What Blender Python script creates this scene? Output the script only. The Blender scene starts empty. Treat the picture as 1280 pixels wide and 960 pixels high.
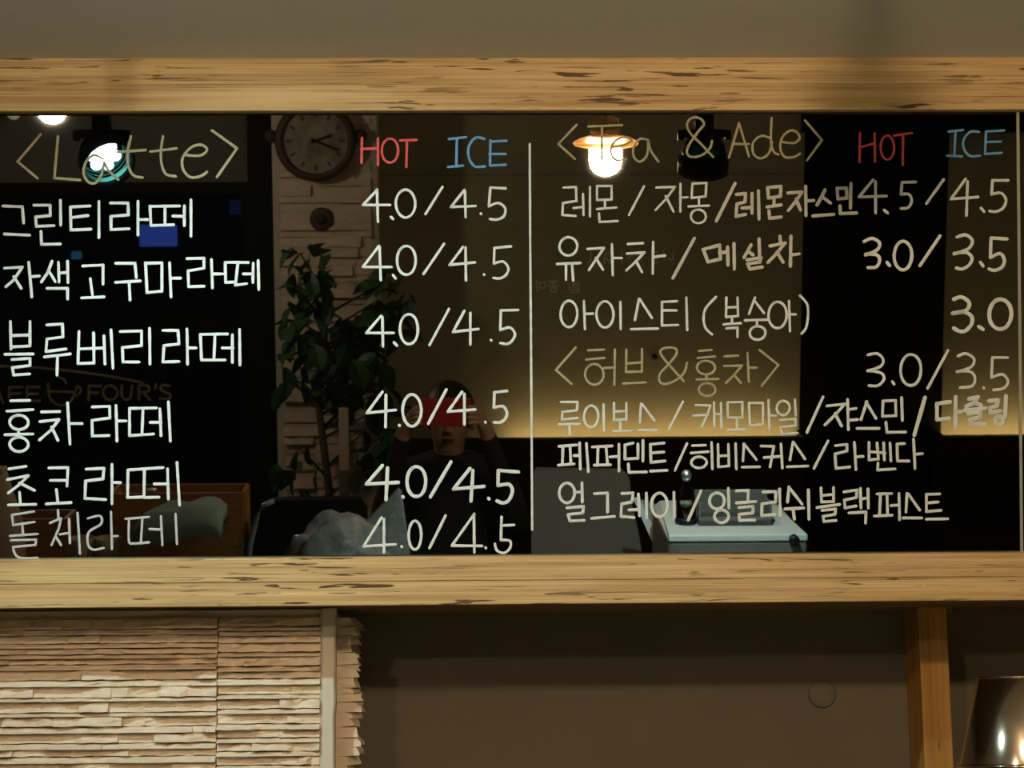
import bpy, bmesh, math, random
from mathutils import Vector, Matrix
random.seed(7)
R = math.radians
SC = bpy.context.scene
COL = SC.collection

# ------------------------------------------------------------------ camera
FPX = 2400.0
YAW, PITCH, ROLL, TILT = R(1.421), R(9.785), R(0.5385), R(9.0736)
CAM = Vector((0, 0, 1.5))
FW = Vector((math.sin(YAW)*math.cos(PITCH), math.cos(YAW)*math.cos(PITCH), math.sin(PITCH)))
_r = Vector((math.cos(YAW), -math.sin(YAW), 0)); _u = _r.cross(FW)
RT = _r*math.cos(ROLL) - _u*math.sin(ROLL)
UP = _r*math.sin(ROLL) + _u*math.cos(ROLL)
cd = bpy.data.cameras.new('camera'); cam = bpy.data.objects.new('camera', cd); COL.objects.link(cam)
cd.sensor_width = 36.0; cd.lens = 36.0*FPX/1280.0; cd.clip_start = 0.05; cd.clip_end = 100
cam.matrix_world = Matrix(((RT.x, UP.x, -FW.x, CAM.x), (RT.y, UP.y, -FW.y, CAM.y), (RT.z, UP.z, -FW.z, CAM.z), (0, 0, 0, 1)))
SC.camera = cam

# ------------------------------------------------------------------ world (night) and exposure
w = bpy.data.worlds.new('night'); SC.world = w; w.use_nodes = True
bg = w.node_tree.nodes['Background']; bg.inputs[0].default_value = (0.25, 0.35, 0.6, 1); bg.inputs[1].default_value = 0.004
SC.view_settings.view_transform = 'Standard'; SC.view_settings.look = 'None'
SC.view_settings.exposure = 0.0; SC.view_settings.gamma = 1.0; SC.view_settings.use_curve_mapping = False

# light strengths (each light belongs to a lamp built further down)
SPOT_BOARD_W = 37.0
SPOT_COUNTER_W = 330.0
BULB_EMIT = 900.0
GLOBE_EMIT = 700.0
LED_EMIT = 105.0

# ------------------------------------------------------------------ pixel -> place
TU = Vector((1, 0, 0)); TV = Vector((0, -math.sin(TILT), math.cos(TILT))); TN = Vector((0, -math.cos(TILT), -math.sin(TILT)))
def ray(x, y): return FW + RT*((x-640)/FPX) - UP*((y-480)/FPX)
def on_y(x, y, Y):
    d = ray(x, y); return CAM + d*((Y-CAM.y)/d.y)
BO = on_y(640, 418, 3.0)                                   # a point of the glass front
def on_board(x, y, wo=0.0):                                # local (u, v) on the plane wo metres in front of the glass
    d = ray(x, y); t = ((BO + TN*wo - CAM).dot(TN))/d.dot(TN); p = CAM + d*t - BO
    return p.dot(TU), p.dot(TV)
def bworld(u, v, wo=0.0): return BO + TU*u + TV*v + TN*wo
def refl(x, y, Y):                                         # point on the plane Y = const that is seen mirrored in the glass
    d = ray(x, y); t = ((BO-CAM).dot(TN))/d.dot(TN); h = CAM + d*t
    d2 = d - TN*(2*d.dot(TN)); return h + d2*((Y-h.y)/d2.y)
def refl_s(Y): return (3.0 + 3.0 - Y)/FPX                  # metres per mirrored pixel at depth Y
BM = Matrix(((TU.x, TV.x, TN.x*1, BO.x), (TU.y, TV.y, TN.y, BO.y), (TU.z, TV.z, TN.z, BO.z), (0, 0, 0, 1)))
if BM.to_3x3().determinant() < 0:
    raise Exception('left handed')

# ------------------------------------------------------------------ materials
MATS = {}
def mat(name, col=(.5, .5, .5), rough=.6, metal=0.0, spec=.5, emit=None, es=0.0, ior=None, trans=0.0, alpha=1.0, noise=None, bump=None):
    m = bpy.data.materials.new(name); m.use_nodes = True; nt = m.node_tree; p = nt.nodes['Principled BSDF']
    p.inputs['Base Color'].default_value = (*col, 1); p.inputs['Roughness'].default_value = rough
    p.inputs['Metallic'].default_value = metal; p.inputs['Specular IOR Level'].default_value = spec
    if ior: p.inputs['IOR'].default_value = ior
    p.inputs['Transmission Weight'].default_value = trans; p.inputs['Alpha'].default_value = alpha
    if emit: p.inputs['Emission Color'].default_value = (*emit, 1); p.inputs['Emission Strength'].default_value = es
    tc = None
    if noise or bump:
        tc = nt.nodes.new('ShaderNodeTexCoord')
    if noise:                                              # (scale xyz, amount, colour2)
        mp = nt.nodes.new('ShaderNodeMapping'); mp.inputs['Scale'].default_value = noise[0]
        nz = nt.nodes.new('ShaderNodeTexNoise'); nz.inputs['Scale'].default_value = 1.0; nz.inputs['Detail'].default_value = 5
        rp = nt.nodes.new('ShaderNodeValToRGB'); rp.color_ramp.elements[0].position = .5-noise[1]; rp.color_ramp.elements[1].position = .5+noise[1]
        rp.color_ramp.elements[0].color = (*noise[2], 1); rp.color_ramp.elements[1].color = (*col, 1)
        nt.links.new(tc.outputs['Object'], mp.inputs[0]); nt.links.new(mp.outputs[0], nz.inputs['Vector'])
        nt.links.new(nz.outputs['Fac'], rp.inputs[0]); nt.links.new(rp.outputs[0], p.inputs['Base Color'])
    if bump:                                               # (scale xyz, strength, distance)
        mp = nt.nodes.new('ShaderNodeMapping'); mp.inputs['Scale'].default_value = bump[0]
        nz = nt.nodes.new('ShaderNodeTexNoise'); nz.inputs['Scale'].default_value = 1.0; nz.inputs['Detail'].default_value = 6
        bp = nt.nodes.new('ShaderNodeBump'); bp.inputs['Strength'].default_value = bump[1]; bp.inputs['Distance'].default_value = bump[2]
        nt.links.new(tc.outputs['Object'], mp.inputs[0]); nt.links.new(mp.outputs[0], nz.inputs['Vector'])
        nt.links.new(nz.outputs['Fac'], bp.inputs['Height']); nt.links.new(bp.outputs[0], p.inputs['Normal'])
    MATS[name] = m
    return m

def wood_mat(name, c1, c2, dark, axis, streak=.64, fine=1.0, rough=.55):
    """strand / laminated wood: fine grain along one axis, with dark broken streaks"""
    m = bpy.data.materials.new(name); m.use_nodes = True; nt = m.node_tree; L = nt.links.new; N = nt.nodes.new
    p = nt.nodes['Principled BSDF']; p.inputs['Roughness'].default_value = rough; p.inputs['Specular IOR Level'].default_value = .3
    tc = N('ShaderNodeTexCoord')
    def noise(sa, sb, det=4, off=0.0, dist=0.0):
        mp = N('ShaderNodeMapping'); s = [sb, sb, sb]; s[axis] = sa; mp.inputs['Scale'].default_value = s
        mp.inputs['Location'].default_value = (off, off*1.7, off*.6)
        n = N('ShaderNodeTexNoise'); n.inputs['Scale'].default_value = 1; n.inputs['Detail'].default_value = det; n.inputs['Distortion'].default_value = dist
        L(tc.outputs['Object'], mp.inputs[0]); L(mp.outputs[0], n.inputs['Vector']); return n.outputs['Fac']
    def ramp(f, a, b, ca, cb):
        r = N('ShaderNodeValToRGB'); e = r.color_ramp.elements; e[0].position = a; e[1].position = b; e[0].color = (*ca, 1); e[1].color = (*cb, 1)
        L(f, r.inputs[0]); return r.outputs[0]
    def mix(f, a, b, mode='MIX'):
        x = N('ShaderNodeMix'); x.data_type = 'RGBA'; x.blend_type = mode
        if isinstance(f, float): x.inputs[0].default_value = f
        else: L(f, x.inputs[0])
        L(a, x.inputs[6])
        if isinstance(b, tuple): x.inputs[7].default_value = (*b, 1)
        else: L(b, x.inputs[7])
        return x.outputs[2]
    base = ramp(noise(2.2*fine, 75*fine, 4), .32, .66, c1, c2)
    grain = ramp(noise(3*fine, 420*fine, 3, 3.1), .3, .65, (.72, .66, .58), (1, 1, 1))
    c = mix(1.0, base, grain, 'MULTIPLY')
    s1 = ramp(noise(11*fine, 150*fine, 3, 7.7, .5), streak, streak+.035, (0, 0, 0), (1, 1, 1))
    s2 = ramp(noise(2.4*fine, 14*fine, 2, 1.3), .40, .54, (0, 0, 0), (1, 1, 1))
    sm = mix(1.0, s1, s2, 'MULTIPLY')
    c = mix(sm, c, dark)
    s3 = ramp(noise(5*fine, 300*fine, 2, 17.7, .2), streak+.02, streak+.08, (0, 0, 0), (.6, .6, .6))
    c = mix(s3, c, dark)
    L(c, p.inputs['Base Color'])
    bp = N('ShaderNodeBump'); bp.inputs['Strength'].default_value = .35; bp.inputs['Distance'].default_value = .002; bp.invert = True
    L(sm, bp.inputs['Height']); L(bp.outputs[0], p.inputs['Normal'])
    return m

M_RAIL = wood_mat('strand_wood', (.46, .30, .145), (.68, .50, .27), (.10, .05, .022), 0, .605)
M_POST = wood_mat('post_wood', (.38, .19, .045), (.50, .27, .07), (.18, .08, .02), 2, .66, .8)
M_UNDER = wood_mat('shelf_wood', (.30, .19, .09), (.38, .25, .12), (.12, .07, .03), 0, .66)
M_CRATE = wood_mat('crate_wood', (.42, .20, .05), (.52, .27, .08), (.16, .07, .02), 0, .68, .7)
M_GLASS = mat('black_glass', (.0006, .0006, .0006), .012, spec=.5, ior=1.95)
M_ALU = mat('joint_strip', (.32, .32, .29), .5, metal=.2)
M_WHITE = mat('paint_white', (.62, .67, .71), .65, spec=.2)
M_GREY = mat('paint_grey', (.50, .49, .47), .7, spec=.2)
M_LILAC = mat('paint_lilac', (.44, .45, .50), .7, spec=.2)
M_GOLD = mat('paint_gold', (.34, .32, .22), .7, spec=.2)
M_RED = mat('paint_red', (.62, .09, .10), .65, spec=.2)
M_BLUE = mat('paint_blue', (.12, .32, .66), .65, spec=.2)
M_CEIL = mat('ceiling_paint', (.66, .64, .62), .85, spec=.2, bump=((60, 60, 60), .05, .002))
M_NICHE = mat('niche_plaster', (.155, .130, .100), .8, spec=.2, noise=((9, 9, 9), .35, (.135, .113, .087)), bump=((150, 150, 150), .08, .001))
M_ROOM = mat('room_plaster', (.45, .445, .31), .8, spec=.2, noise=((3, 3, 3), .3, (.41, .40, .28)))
M_HEAD = mat('lintel_paint', (.16, .15, .13), .8, spec=.2)
M_FLOOR = mat('floor_tile', (.05, .045, .04), .45, noise=((4, 4, 4), .3, (.035, .03, .027)))
M_STONE = mat('split_stone', (.78, .68, .57), .85, spec=.15, noise=((25, 25, 60), .22, (.68, .54, .42)), bump=((180, 180, 380), .5, .004))
M_TRIM = mat('corner_plaster', (.60, .55, .49), .75, spec=.2, bump=((90, 90, 40), .25, .002))
M_BLACK = mat('black_metal', (.012, .012, .013), .4, metal=.3)
M_BLACKW = mat('black_board', (.005, .005, .005), .6, spec=.12)
M_BLACKF = mat('black_fabric', (.010, .010, .010), .8)
M_STEEL = mat('brushed_steel', (.42, .36, .30), .16, metal=1.0)
M_BRASS = mat('brass', (.62, .42, .20), .3, metal=.8)
M_AMBER = mat('amber_glass', (.85, .55, .22), .35, trans=.6, ior=1.3)
M_DOME = None
M_BULB = mat('warm_bulb', (1, .9, .7), .3, emit=(1.0, .72, .42), es=BULB_EMIT)
M_GLOBE = mat('globe_glass', (1, .95, .85), .3, emit=(1.0, .82, .55), es=GLOBE_EMIT)
M_GLOBE2 = mat('dim_globe_glass', (.6, .6, .55), .3, emit=(.9, .85, .7), es=1.0)
M_LEDBULB = mat('led_bulb', (1, 1, 1), .3, emit=(.55, 1.0, .92), es=40.0)
M_LENS = mat('tinted_reflector', (.02, .16, .14), .25, metal=.5)
M_LEDSTRIP = mat('led_strip', (1, .9, .7), .4, emit=(1.0, .66, .27), es=LED_EMIT)
M_NEONB = mat('blue_sign', (.02, .05, .3), .5, emit=(.06, .13, .75), es=2.4)
M_NEONC = mat('cyan_sign', (.02, .1, .2), .5, emit=(.08, .45, .75), es=.9)
M_DIMB = mat('dim_sign', (.02, .05, .2), .5, emit=(.06, .09, .35), es=.5)
M_WTEXT = mat('window_vinyl', (.30, .28, .18), .7)
M_PALETXT = mat('wall_lettering', (.92, .90, .82), .7)
M_ENAMEL = mat('white_enamel', (.72, .76, .74), .3)
M_GREYP = mat('grey_plastic', (.16, .15, .13), .5)
M_DGREY = mat('dark_grey_plastic', (.05, .05, .05), .4)
M_TOWEL = mat('teal_towel', (.34, .52, .54), .9, bump=((200, 200, 200), .4, .003))
M_CREAM = mat('cream_paper', (.62, .52, .42), .8)
M_LEAF = mat('leaf_green', (.04, .13, .035), .5, noise=((6, 6, 6), .3, (.02, .06, .02)))
M_BARK = mat('bark', (.10, .07, .04), .9)
M_POT = mat('terracotta', (.30, .13, .07), .8)
M_DIAL = mat('clock_dial', (.36, .34, .28), .6, noise=((14, 14, 14), .18, (.16, .12, .08)))
M_RUST = mat('clock_rim', (.07, .04, .02), .6)
M_PHONE = mat('red_case', (.42, .02, .03), .45)
M_SKIN = mat('skin', (.55, .34, .24), .55)
M_HAIR = mat('hair', (.012, .010, .009), .5)
M_JACKET = mat('dark_jacket', (.018, .018, .022), .85)
M_TROUS = mat('dark_trousers', (.012, .013, .018), .85)
M_BAG = mat('clear_film', (.40, .42, .42), .25, trans=.25, ior=1.3, bump=((35, 35, 35), .6, .01))
M_CLEARG = bpy.data.materials.new('clear_glass'); M_CLEARG.use_nodes = True
nt = M_CLEARG.node_tree; nt.nodes.clear()
o_ = nt.nodes.new('ShaderNodeOutputMaterial'); mx = nt.nodes.new('ShaderNodeMixShader'); tr = nt.nodes.new('ShaderNodeBsdfTransparent')
gl = nt.nodes.new('ShaderNodeBsdfGlossy'); gl.inputs['Roughness'].default_value = .02; fr = nt.nodes.new('ShaderNodeFresnel'); fr.inputs['IOR'].default_value = 1.45
tr.inputs[0].default_value = (.85, .9, .88, 1)
nt.links.new(fr.outputs[0], mx.inputs[0]); nt.links.new(tr.outputs[0], mx.inputs[1]); nt.links.new(gl.outputs[0], mx.inputs[2]); nt.links.new(mx.outputs[0], o_.inputs[0])

M_DOME = M_CLEARG.copy(); M_DOME.name = 'smoked_glass'
for nd in M_DOME.node_tree.nodes:
    if nd.type == 'BSDF_TRANSPARENT': nd.inputs[0].default_value = (.012, .03, .028, 1)
# ------------------------------------------------------------------ object helpers
def link(name, bm, m, parent=None, smooth=False):
    me = bpy.data.meshes.new(name)
    bmesh.ops.recalc_face_normals(bm, faces=bm.faces)
    bm.to_mesh(me); bm.free()
    for mm in (m if isinstance(m, (list, tuple)) else [m]): me.materials.append(mm)
    if smooth:
        for p in me.polygons: p.use_smooth = True
    o = bpy.data.objects.new(name, me); COL.objects.link(o)
    if parent: o.parent = parent
    return o
def tag(o, label=None, cat=None, group=None, kind=None):
    if label: o['label'] = label
    if cat: o['category'] = cat
    if group: o['group'] = group
    if kind: o['kind'] = kind
    return o
def empty(name, loc=(0, 0, 0), rz=0.0, label=None, cat=None, group=None, kind=None):
    o = bpy.data.objects.new(name, None); COL.objects.link(o); o.location = loc; o.rotation_euler = (0, 0, rz); o.empty_display_size = .05
    return tag(o, label, cat, group, kind)
def bevel(bm, r, seg=2):
    if r > 0: bmesh.ops.bevel(bm, geom=list(bm.edges), offset=r, segments=seg, profile=.5, affect='EDGES')
def add_box(bm, x0, x1, y0, y1, z0, z1):
    vs = [bm.verts.new((x, y, z)) for x in (x0, x1) for y in (y0, y1) for z in (z0, z1)]
    for f in ((0, 1, 3, 2), (4, 6, 7, 5), (0, 4, 5, 1), (2, 3, 7, 6), (0, 2, 6, 4), (1, 5, 7, 3)): bm.faces.new([vs[i] for i in f])
def box(name, b, m, parent=None, r=0.0):
    bm = bmesh.new(); add_box(bm, *b); bevel(bm, r); return link(name, bm, m, parent)
def struct(name, b, m, r=0.0): return tag(box(name, b, m, None, r), kind='structure')
def add_lathe(bm, prof, seg=24, M=None, cap=True):
    rings = []
    for r, z in prof:
        rings.append([bm.verts.new((r*math.cos(2*math.pi*i/seg), r*math.sin(2*math.pi*i/seg), z)) for i in range(seg)])
    for a, b in zip(rings, rings[1:]):
        for i in range(seg): bm.faces.new((a[i], a[(i+1) % seg], b[(i+1) % seg], b[i]))
    if cap:
        bm.faces.new(rings[0]); bm.faces.new(rings[-1])
    if M is not None: bmesh.ops.transform(bm, matrix=M, verts=[v for rg in rings for v in rg])
def lathe(name, prof, m, parent=None, seg=24, M=None, cap=True, smooth=True):
    bm = bmesh.new(); add_lathe(bm, prof, seg, M, cap); return link(name, bm, m, parent, smooth)
def add_tube(bm, pts, r, seg=8):
    pts = [Vector(p) for p in pts]; rings = []; rr = r if isinstance(r, (list, tuple)) else [r]*len(pts)
    for i, p in enumerate(pts):
        d = (pts[min(i+1, len(pts)-1)] - pts[max(i-1, 0)]).normalized()
        a = d.cross(Vector((0, 0, 1)) if abs(d.z) < .9 else Vector((1, 0, 0))).normalized(); b = d.cross(a)
        rings.append([bm.verts.new(p + (a*math.cos(2*math.pi*k/seg) + b*math.sin(2*math.pi*k/seg))*rr[i]) for k in range(seg)])
    for a, b in zip(rings, rings[1:]):
        for k in range(seg): bm.faces.new((a[k], a[(k+1) % seg], b[(k+1) % seg], b[k]))
    bm.faces.new(rings[0]); bm.faces.new(rings[-1])
def tube(name, pts, r, m, parent=None, seg=8):
    bm = bmesh.new(); add_tube(bm, pts, r, seg); return link(name, bm, m, parent, True)
def torus(name, R0, r, m, parent=None, M=None, seg=32, s2=8):
    bm = bmesh.new(); g = [[bm.verts.new(((R0+r*math.cos(b))*math.cos(a), (R0+r*math.cos(b))*math.sin(a), r*math.sin(b))) for b in [2*math.pi*j/s2 for j in range(s2)]] for a in [2*math.pi*i/seg for i in range(seg)]]
    for i in range(seg):
        for j in range(s2): bm.faces.new((g[i][j], g[(i+1) % seg][j], g[(i+1) % seg][(j+1) % s2], g[i][(j+1) % s2]))
    if M is not None: bmesh.ops.transform(bm, matrix=M, verts=bm.verts)
    return link(name, bm, m, parent, True)
def lamp(name, kind, energy, col, parent, loc=(0, 0, 0), rot=(0, 0, 0), size=.03, angle=90, blend=.5):
    d = bpy.data.lights.new(name, kind); d.energy = energy; d.color = col; d.shadow_soft_size = size
    if kind == 'SPOT': d.spot_size = R(angle); d.spot_blend = blend
    o = bpy.data.objects.new(name, d); COL.objects.link(o); o.parent = parent; o.location = loc; o.rotation_euler = rot
    return o

# ------------------------------------------------------------------ handwriting: strokes -> raised ribbons of paint
def catmull(P, n=6):
    out = []; P = [P[0]] + P + [P[-1]]
    for i in range(1, len(P)-2):
        p0, p1, p2, p3 = P[i-1:i+3]
        for k in range(n):
            t = k/n
            out.append(tuple(.5*((2*p1[j]) + (-p0[j]+p2[j])*t + (2*p0[j]-5*p1[j]+4*p2[j]-p3[j])*t*t + (-p0[j]+3*p1[j]-3*p2[j]+p3[j])*t**3) for j in (0, 1)))
    out.append(P[-2]); return out
def parse(s, x0, y0, sc):
    """strokes as photo pixels. '~' smooth curve, 'o' closed loop cx,cy,rx,ry, plain = straight pieces"""
    res = []
    for st in s.split(';'):
        st = st.strip()
        if not st: continue
        k = st[0] if st[0] in '~o' else ''
        v = [tuple(float(c) for c in q.split(',')) for q in st.lstrip('~o').split()]
        if k == 'o':
            cx, cy, rx, ry = v[0]; a0 = -1.9+random.uniform(-.2, .2); n = 22
            pts = []
            for i in range(n+2):
                a = a0 - 2*math.pi*i/n; j = 1+.025*math.sin(2*a+cx)
                pts.append((cx+rx*j*math.cos(a), cy+ry*math.sin(a)))
            segs = [pts]
        elif k == '~': segs = [catmull(v)]
        elif len(v) == 1: segs = [[v[0], (v[0][0]+1.5, v[0][1]+2)]]
        else: segs = [[a, b] for a, b in zip(v, v[1:])]
        for g in segs: res.append([(x0+x*sc, y0+y*sc) for x, y in g])
    return res
def ribbon(bm, pts, wd, emb, th):
    """pts in metres on a plane; emb(x, y, h) -> vector"""
    P = [Vector(p) for p in pts]; Q = [P[0]]
    for a, b in zip(P, P[1:]):
        n = max(1, int((b-a).length/(wd*1.6)))
        for k in range(1, n+1): Q.append(a.lerp(b, k/n))
    d0 = (Q[1]-Q[0]).normalized(); d1 = (Q[-1]-Q[-2]).normalized()
    cent = [(Q[0]-d0*wd*.5, .35), (Q[0]-d0*wd*.3, .8)] + [(q, 1+random.uniform(-.10, .10)) for q in Q] + [(Q[-1]+d1*wd*.3, .8), (Q[-1]+d1*wd*.5, .35)]
    rows = []
    for i, (c, f) in enumerate(cent):
        d = (cent[min(i+1, len(cent)-1)][0]-cent[max(i-1, 0)][0]).normalized(); nrm = Vector((-d.y, d.x)); hw = wd*.5*f
        rows.append([bm.verts.new(emb(*(c+nrm*hw*k), h)) for k, h in ((-1, 0), (-.6, th), (.6, th), (1, 0))])
    for a, b in zip(rows, rows[1:]):
        for k in range(3): bm.faces.new((a[k], a[k+1], b[k+1], b[k]))
    bm.faces.new(rows[0]); bm.faces.new(rows[-1])

# ================================================================== THE SETTING
p_top = on_board(640, 72, .025); p_bot = on_board(640, 755.5, .025)
ZC = bworld(0, p_top[1], .025).z                            # ceiling: the board's top rail meets it
W_BOT = bworld(0, p_bot[1], .025)                           # lower front edge of the bottom rail
YW = W_BOT.y + .40                                          # back wall behind the board
XL, XR, YB = -3.3, 3.5, -3.0
struct('ceiling', (XL-.1, XR+.1, YB-.1, YW+.1, ZC, ZC+.12), M_CEIL)
struct('floor', (XL-.1, XR+.1, YB-.1, YW+.1, -.1, 0), M_FLOOR)
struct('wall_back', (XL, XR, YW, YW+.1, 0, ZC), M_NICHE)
struct('wall_left', (XL-.1, XL, YB, YW, 0, ZC), M_ROOM)
struct('wall_right', (XR, XR+.1, YB, YW, 0, ZC), M_ROOM)

# ================================================================== THE MENU BOARD (glass leaning out over the niche)
board = empty('menu_board', label='black glass cafe menu board with handwritten Korean drink names between wooden rails', cat='menu board')
board.matrix_world = BM
UL, URR = -1.55, 1.75
v_gt = on_board(640, 138, 0)[1]; v_gb = on_board(640, 695, 0)[1]
v_t0, v_t1 = on_board(640, 138, .025)[1], p_top[1]
v_b0, v_b1 = p_bot[1], on_board(640, 695.5, .025)[1]
u_j0, u_j1 = on_board(1272.8, 410)[0], on_board(1276.2, 410)[0]
box('glass_panel', (UL, u_j0, v_gb-.03, v_gt+.03, -.006, 0), M_GLASS, board)
box('glass_panel', (u_j1, URR, v_gb-.03, v_gt+.03, -.006, 0), M_GLASS, board)
tag(box('joint_strip', (u_j0, u_j1, v_gb-.03, v_gt+.03, -.006, .0015), M_ALU, board), 'thin grey strip joining two glass panels')
# rails are glued up from two laminations each
vm = (v_t0+v_t1)/2
rt = box('top_rail', (UL, URR, vm-.0002, v_t1, -.04, .025), M_RAIL, board, .0012)
rt2 = box('lamination', (UL, URR, v_t0, vm+.0002, -.04, .0248), M_RAIL, rt, .0012)
vm = v_b0 + (v_b1-v_b0)*.50
rb = box('bottom_rail', (UL, URR, vm, v_b1, -.04, .0265), M_RAIL, board, .0015)
box('lamination', (UL, URR, v_b0, vm, -.04, .025), M_RAIL, rb, .0015)
zb = W_BOT.z
us = box('underside_panel', (UL, URR, W_BOT.y+.012, YW, zb+.006, zb+.026), M_UNDER)
us.parent = board; us.matrix_parent_inverse = BM.inverted()

def emb_board(u, v, h): return Vector((u, v, .0002+h))
def word(name, s, x0, y0, sc, m, wpx, label=None):
    bm = bmesh.new()
    for g in parse(s, x0, y0, sc):
        pts = [on_board(x, y) for x, y in g]
        ribbon(bm, pts, wpx*.001252, emb_board, .0005)
    o = link(name, bm, m, board); tag(o, label); return o
Q = .25
HW, HP, HH = 'handwritten_word', 'handwritten_price', 'handwritten_heading'
word(HH, '203,52 88,188 188,272; 290,62 272,270 400,280; ~515,175 470,155 430,190 418,245 440,288 475,295 505,260 520,200; ~520,190 545,235 592,278; ~655,62 640,130 640,200 665,255 712,268; 590,140 728,130;'
     '~815,62 805,130 808,200 830,250 878,262; 752,138 882,122; ~925,155 1000,158 1035,130 1010,105 960,115 915,165 915,225 950,265 1000,262 1035,240; 1060,32 1185,122 1085,265', 0, 155, Q, M_GOLD, 3.4, 'gold handwritten heading Latte in angle brackets')
word(HW, '15,70 112,74 118,155; 22,210 148,216; 170,66 250,66 252,118 178,125 182,172 270,168; 302,42 304,165; 205,198 208,262 302,260; 450,70 352,75 355,190 455,186; 355,128 440,118; 495,48 495,228;'
     '552,55 640,55 642,115 555,122 555,188 645,184; 690,48 690,215; 690,138 738,138; 750,70 755,168 868,164; 750,72 898,70; 825,75 825,165; 865,120 920,122; 922,70 922,168; 955,40 955,220', 0, 240, Q, M_WHITE, 3.6, 'white handwritten word 그린티라떼')
word(HW, '22,95 105,90 65,150 28,182; 65,135 100,190; 135,68 150,230; 145,135 185,132; 245,62 225,115 195,160; 228,105 260,158; 275,68 278,160; 278,118 318,115; 318,62 320,162; 222,190 318,190 318,240;'
     '390,85 485,80 485,170; 425,145 435,220; 385,235 490,230; 545,72 635,72 642,140; 545,162 660,155; 608,160 612,245; 685,70 692,210 762,203 762,70 685,72; 798,70 805,230; 802,142 850,142;'
     '880,50 960,48 960,95 885,108 888,182 960,180; 995,55 1000,188; 998,122 1048,122; 1060,70 1062,162 1108,160; 1060,68 1168,68; 1120,70 1108,175 1160,168; 1145,122 1192,122; 1192,72 1190,162; 1215,60 1218,195', 0, 310, .265625, M_WHITE, 3.6, 'white handwritten word 자색고구마라떼')
word(HW, '52,28 55,165; 150,28 150,150 58,155; 58,98 150,95; 25,192 165,190; 60,218 150,212 150,248 62,258 68,295 148,290; 235,45 312,40 315,105 235,115 230,178 330,165; 222,205 352,190; 288,200 285,295;'
     '395,78 390,238 470,235 468,85; 392,165 520,160; 520,100 525,240; 555,70 565,260; 602,78 708,75 708,148 612,158 615,230 695,230; 748,62 750,240; 815,72 890,72 895,140 820,148 815,230 895,228; 935,65 938,240; 938,160 980,160;'
     '1002,92 1008,220 1125,220; 1002,92 1138,90; 1075,92 1070,218; 1112,160 1165,160; 1162,95 1162,232; 1198,68 1200,245', 0, 395, Q, M_WHITE, 3.6, 'white handwritten word 블루베리라떼')
word(HW, '55,44 148,42; 35,96 165,88; o95,152,46,36; 92,188 92,208; 25,214 165,210; o95,262,46,36; 208,100 298,98; 200,148 295,138 255,190 198,240; 258,175 290,242; 338,55 350,260; 345,158 410,158;'
     '462,75 548,72 550,130 460,142 462,220 545,218; 580,68 585,245; 583,145 630,145; 648,85 648,218 768,210; 648,82 782,80; 715,85 710,212; 752,152 805,152; 800,85 805,218; 842,50 852,245', 0, 490, Q, M_WHITE, 3.6, 'white handwritten word 홍차라떼')
word(HW, '45,65 130,52; 38,118 142,98 95,145 42,185; 98,135 172,172; 98,182 102,240; 42,245 178,242; 245,60 340,58 335,150; 252,122 335,122; 282,168 290,235; 232,240 355,233; 432,66 520,62 515,115 428,125 425,212 528,218; 560,42 560,238; 562,132 602,134;'
     '640,72 638,208 720,205; 640,70 815,58; 722,70 720,208 795,206; 772,140 840,140; 838,65 842,215; 885,32 898,245', 0, 570, Q, M_WHITE, 3.6, 'white handwritten word 초코라떼')
word(HW, '60,55 170,38; 60,58 66,106 172,90; 112,108 115,155; 50,160 188,150; 55,182 180,178 178,205 65,215; ~65,215 75,250 105,270 188,270; 290,30 292,70; 250,95 305,72 295,120 258,205; 280,165 305,205; 300,152 345,145; 345,75 350,195; 388,45 400,248;'
     '~440,72 500,60 505,100 445,140 440,200 465,228 518,220; 555,40 560,225; 558,162 588,160; 628,75 745,65; ~645,78 645,185 670,198 745,192; 712,70 705,190; 748,125 805,128; 805,62 812,205; 878,50 885,200', 0, 630, Q, M_LILAC, 3.0, 'faint greyish handwritten word 돌체라떼')
word(HW, '210,70 208,195; 205,125 290,122; 290,72 290,205; o350,133,42,60; 402,82 482,80; 435,82 432,215', 400, 155, Q, M_RED, 3.2, 'red handwritten word HOT')
word(HW, '645,75 730,66; 685,70 682,212; 640,215 715,208; ~822,75 780,68 745,110 745,170 775,212 825,212; 852,82 850,208; 850,88 932,84; 848,150 928,150; 850,208 928,204', 400, 155, Q, M_BLUE, 3.2, 'blue handwritten word ICE')
tag(word('divider_line', '662.2,180 662.8,300 663.8,420 664.6,540 665.3,662', 0, 0, 1, M_WHITE, 2.9), 'thin white vertical line dividing the menu')
word(HP, '285,70 215,145 350,145; 285,68 290,228; 355,205 365,215; o428,138,48,70; 612,55 528,190; 722,70 655,155 778,150; 725,75 728,205; 804,188; 928,62 852,58 845,150; ~845,152 890,135 925,160 920,200 885,218 850,215', 400, 220, Q, M_WHITE, 3.3)
word(HP, '295,50 215,155 358,155; 298,55 304,220; 365,195 378,212; o432,122,48,72; 620,40 518,190; 715,55 648,145 775,132; 728,58 730,222; 820,192; 955,52 872,60 870,135; ~870,138 915,128 942,160 930,195 900,212 868,210', 400, 295, Q, M_WHITE, 3.3)
word(HP, '305,80 232,165 368,165; 312,85 315,232; 370,212 385,228; o445,146,46,75; 645,45 548,225; 722,55 665,160 792,145; 752,65 752,222; 855,200; 990,50 905,52 902,145; ~902,150 950,138 975,170 960,205 935,220 902,215', 400, 375, Q, M_WHITE, 3.4)
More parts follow.
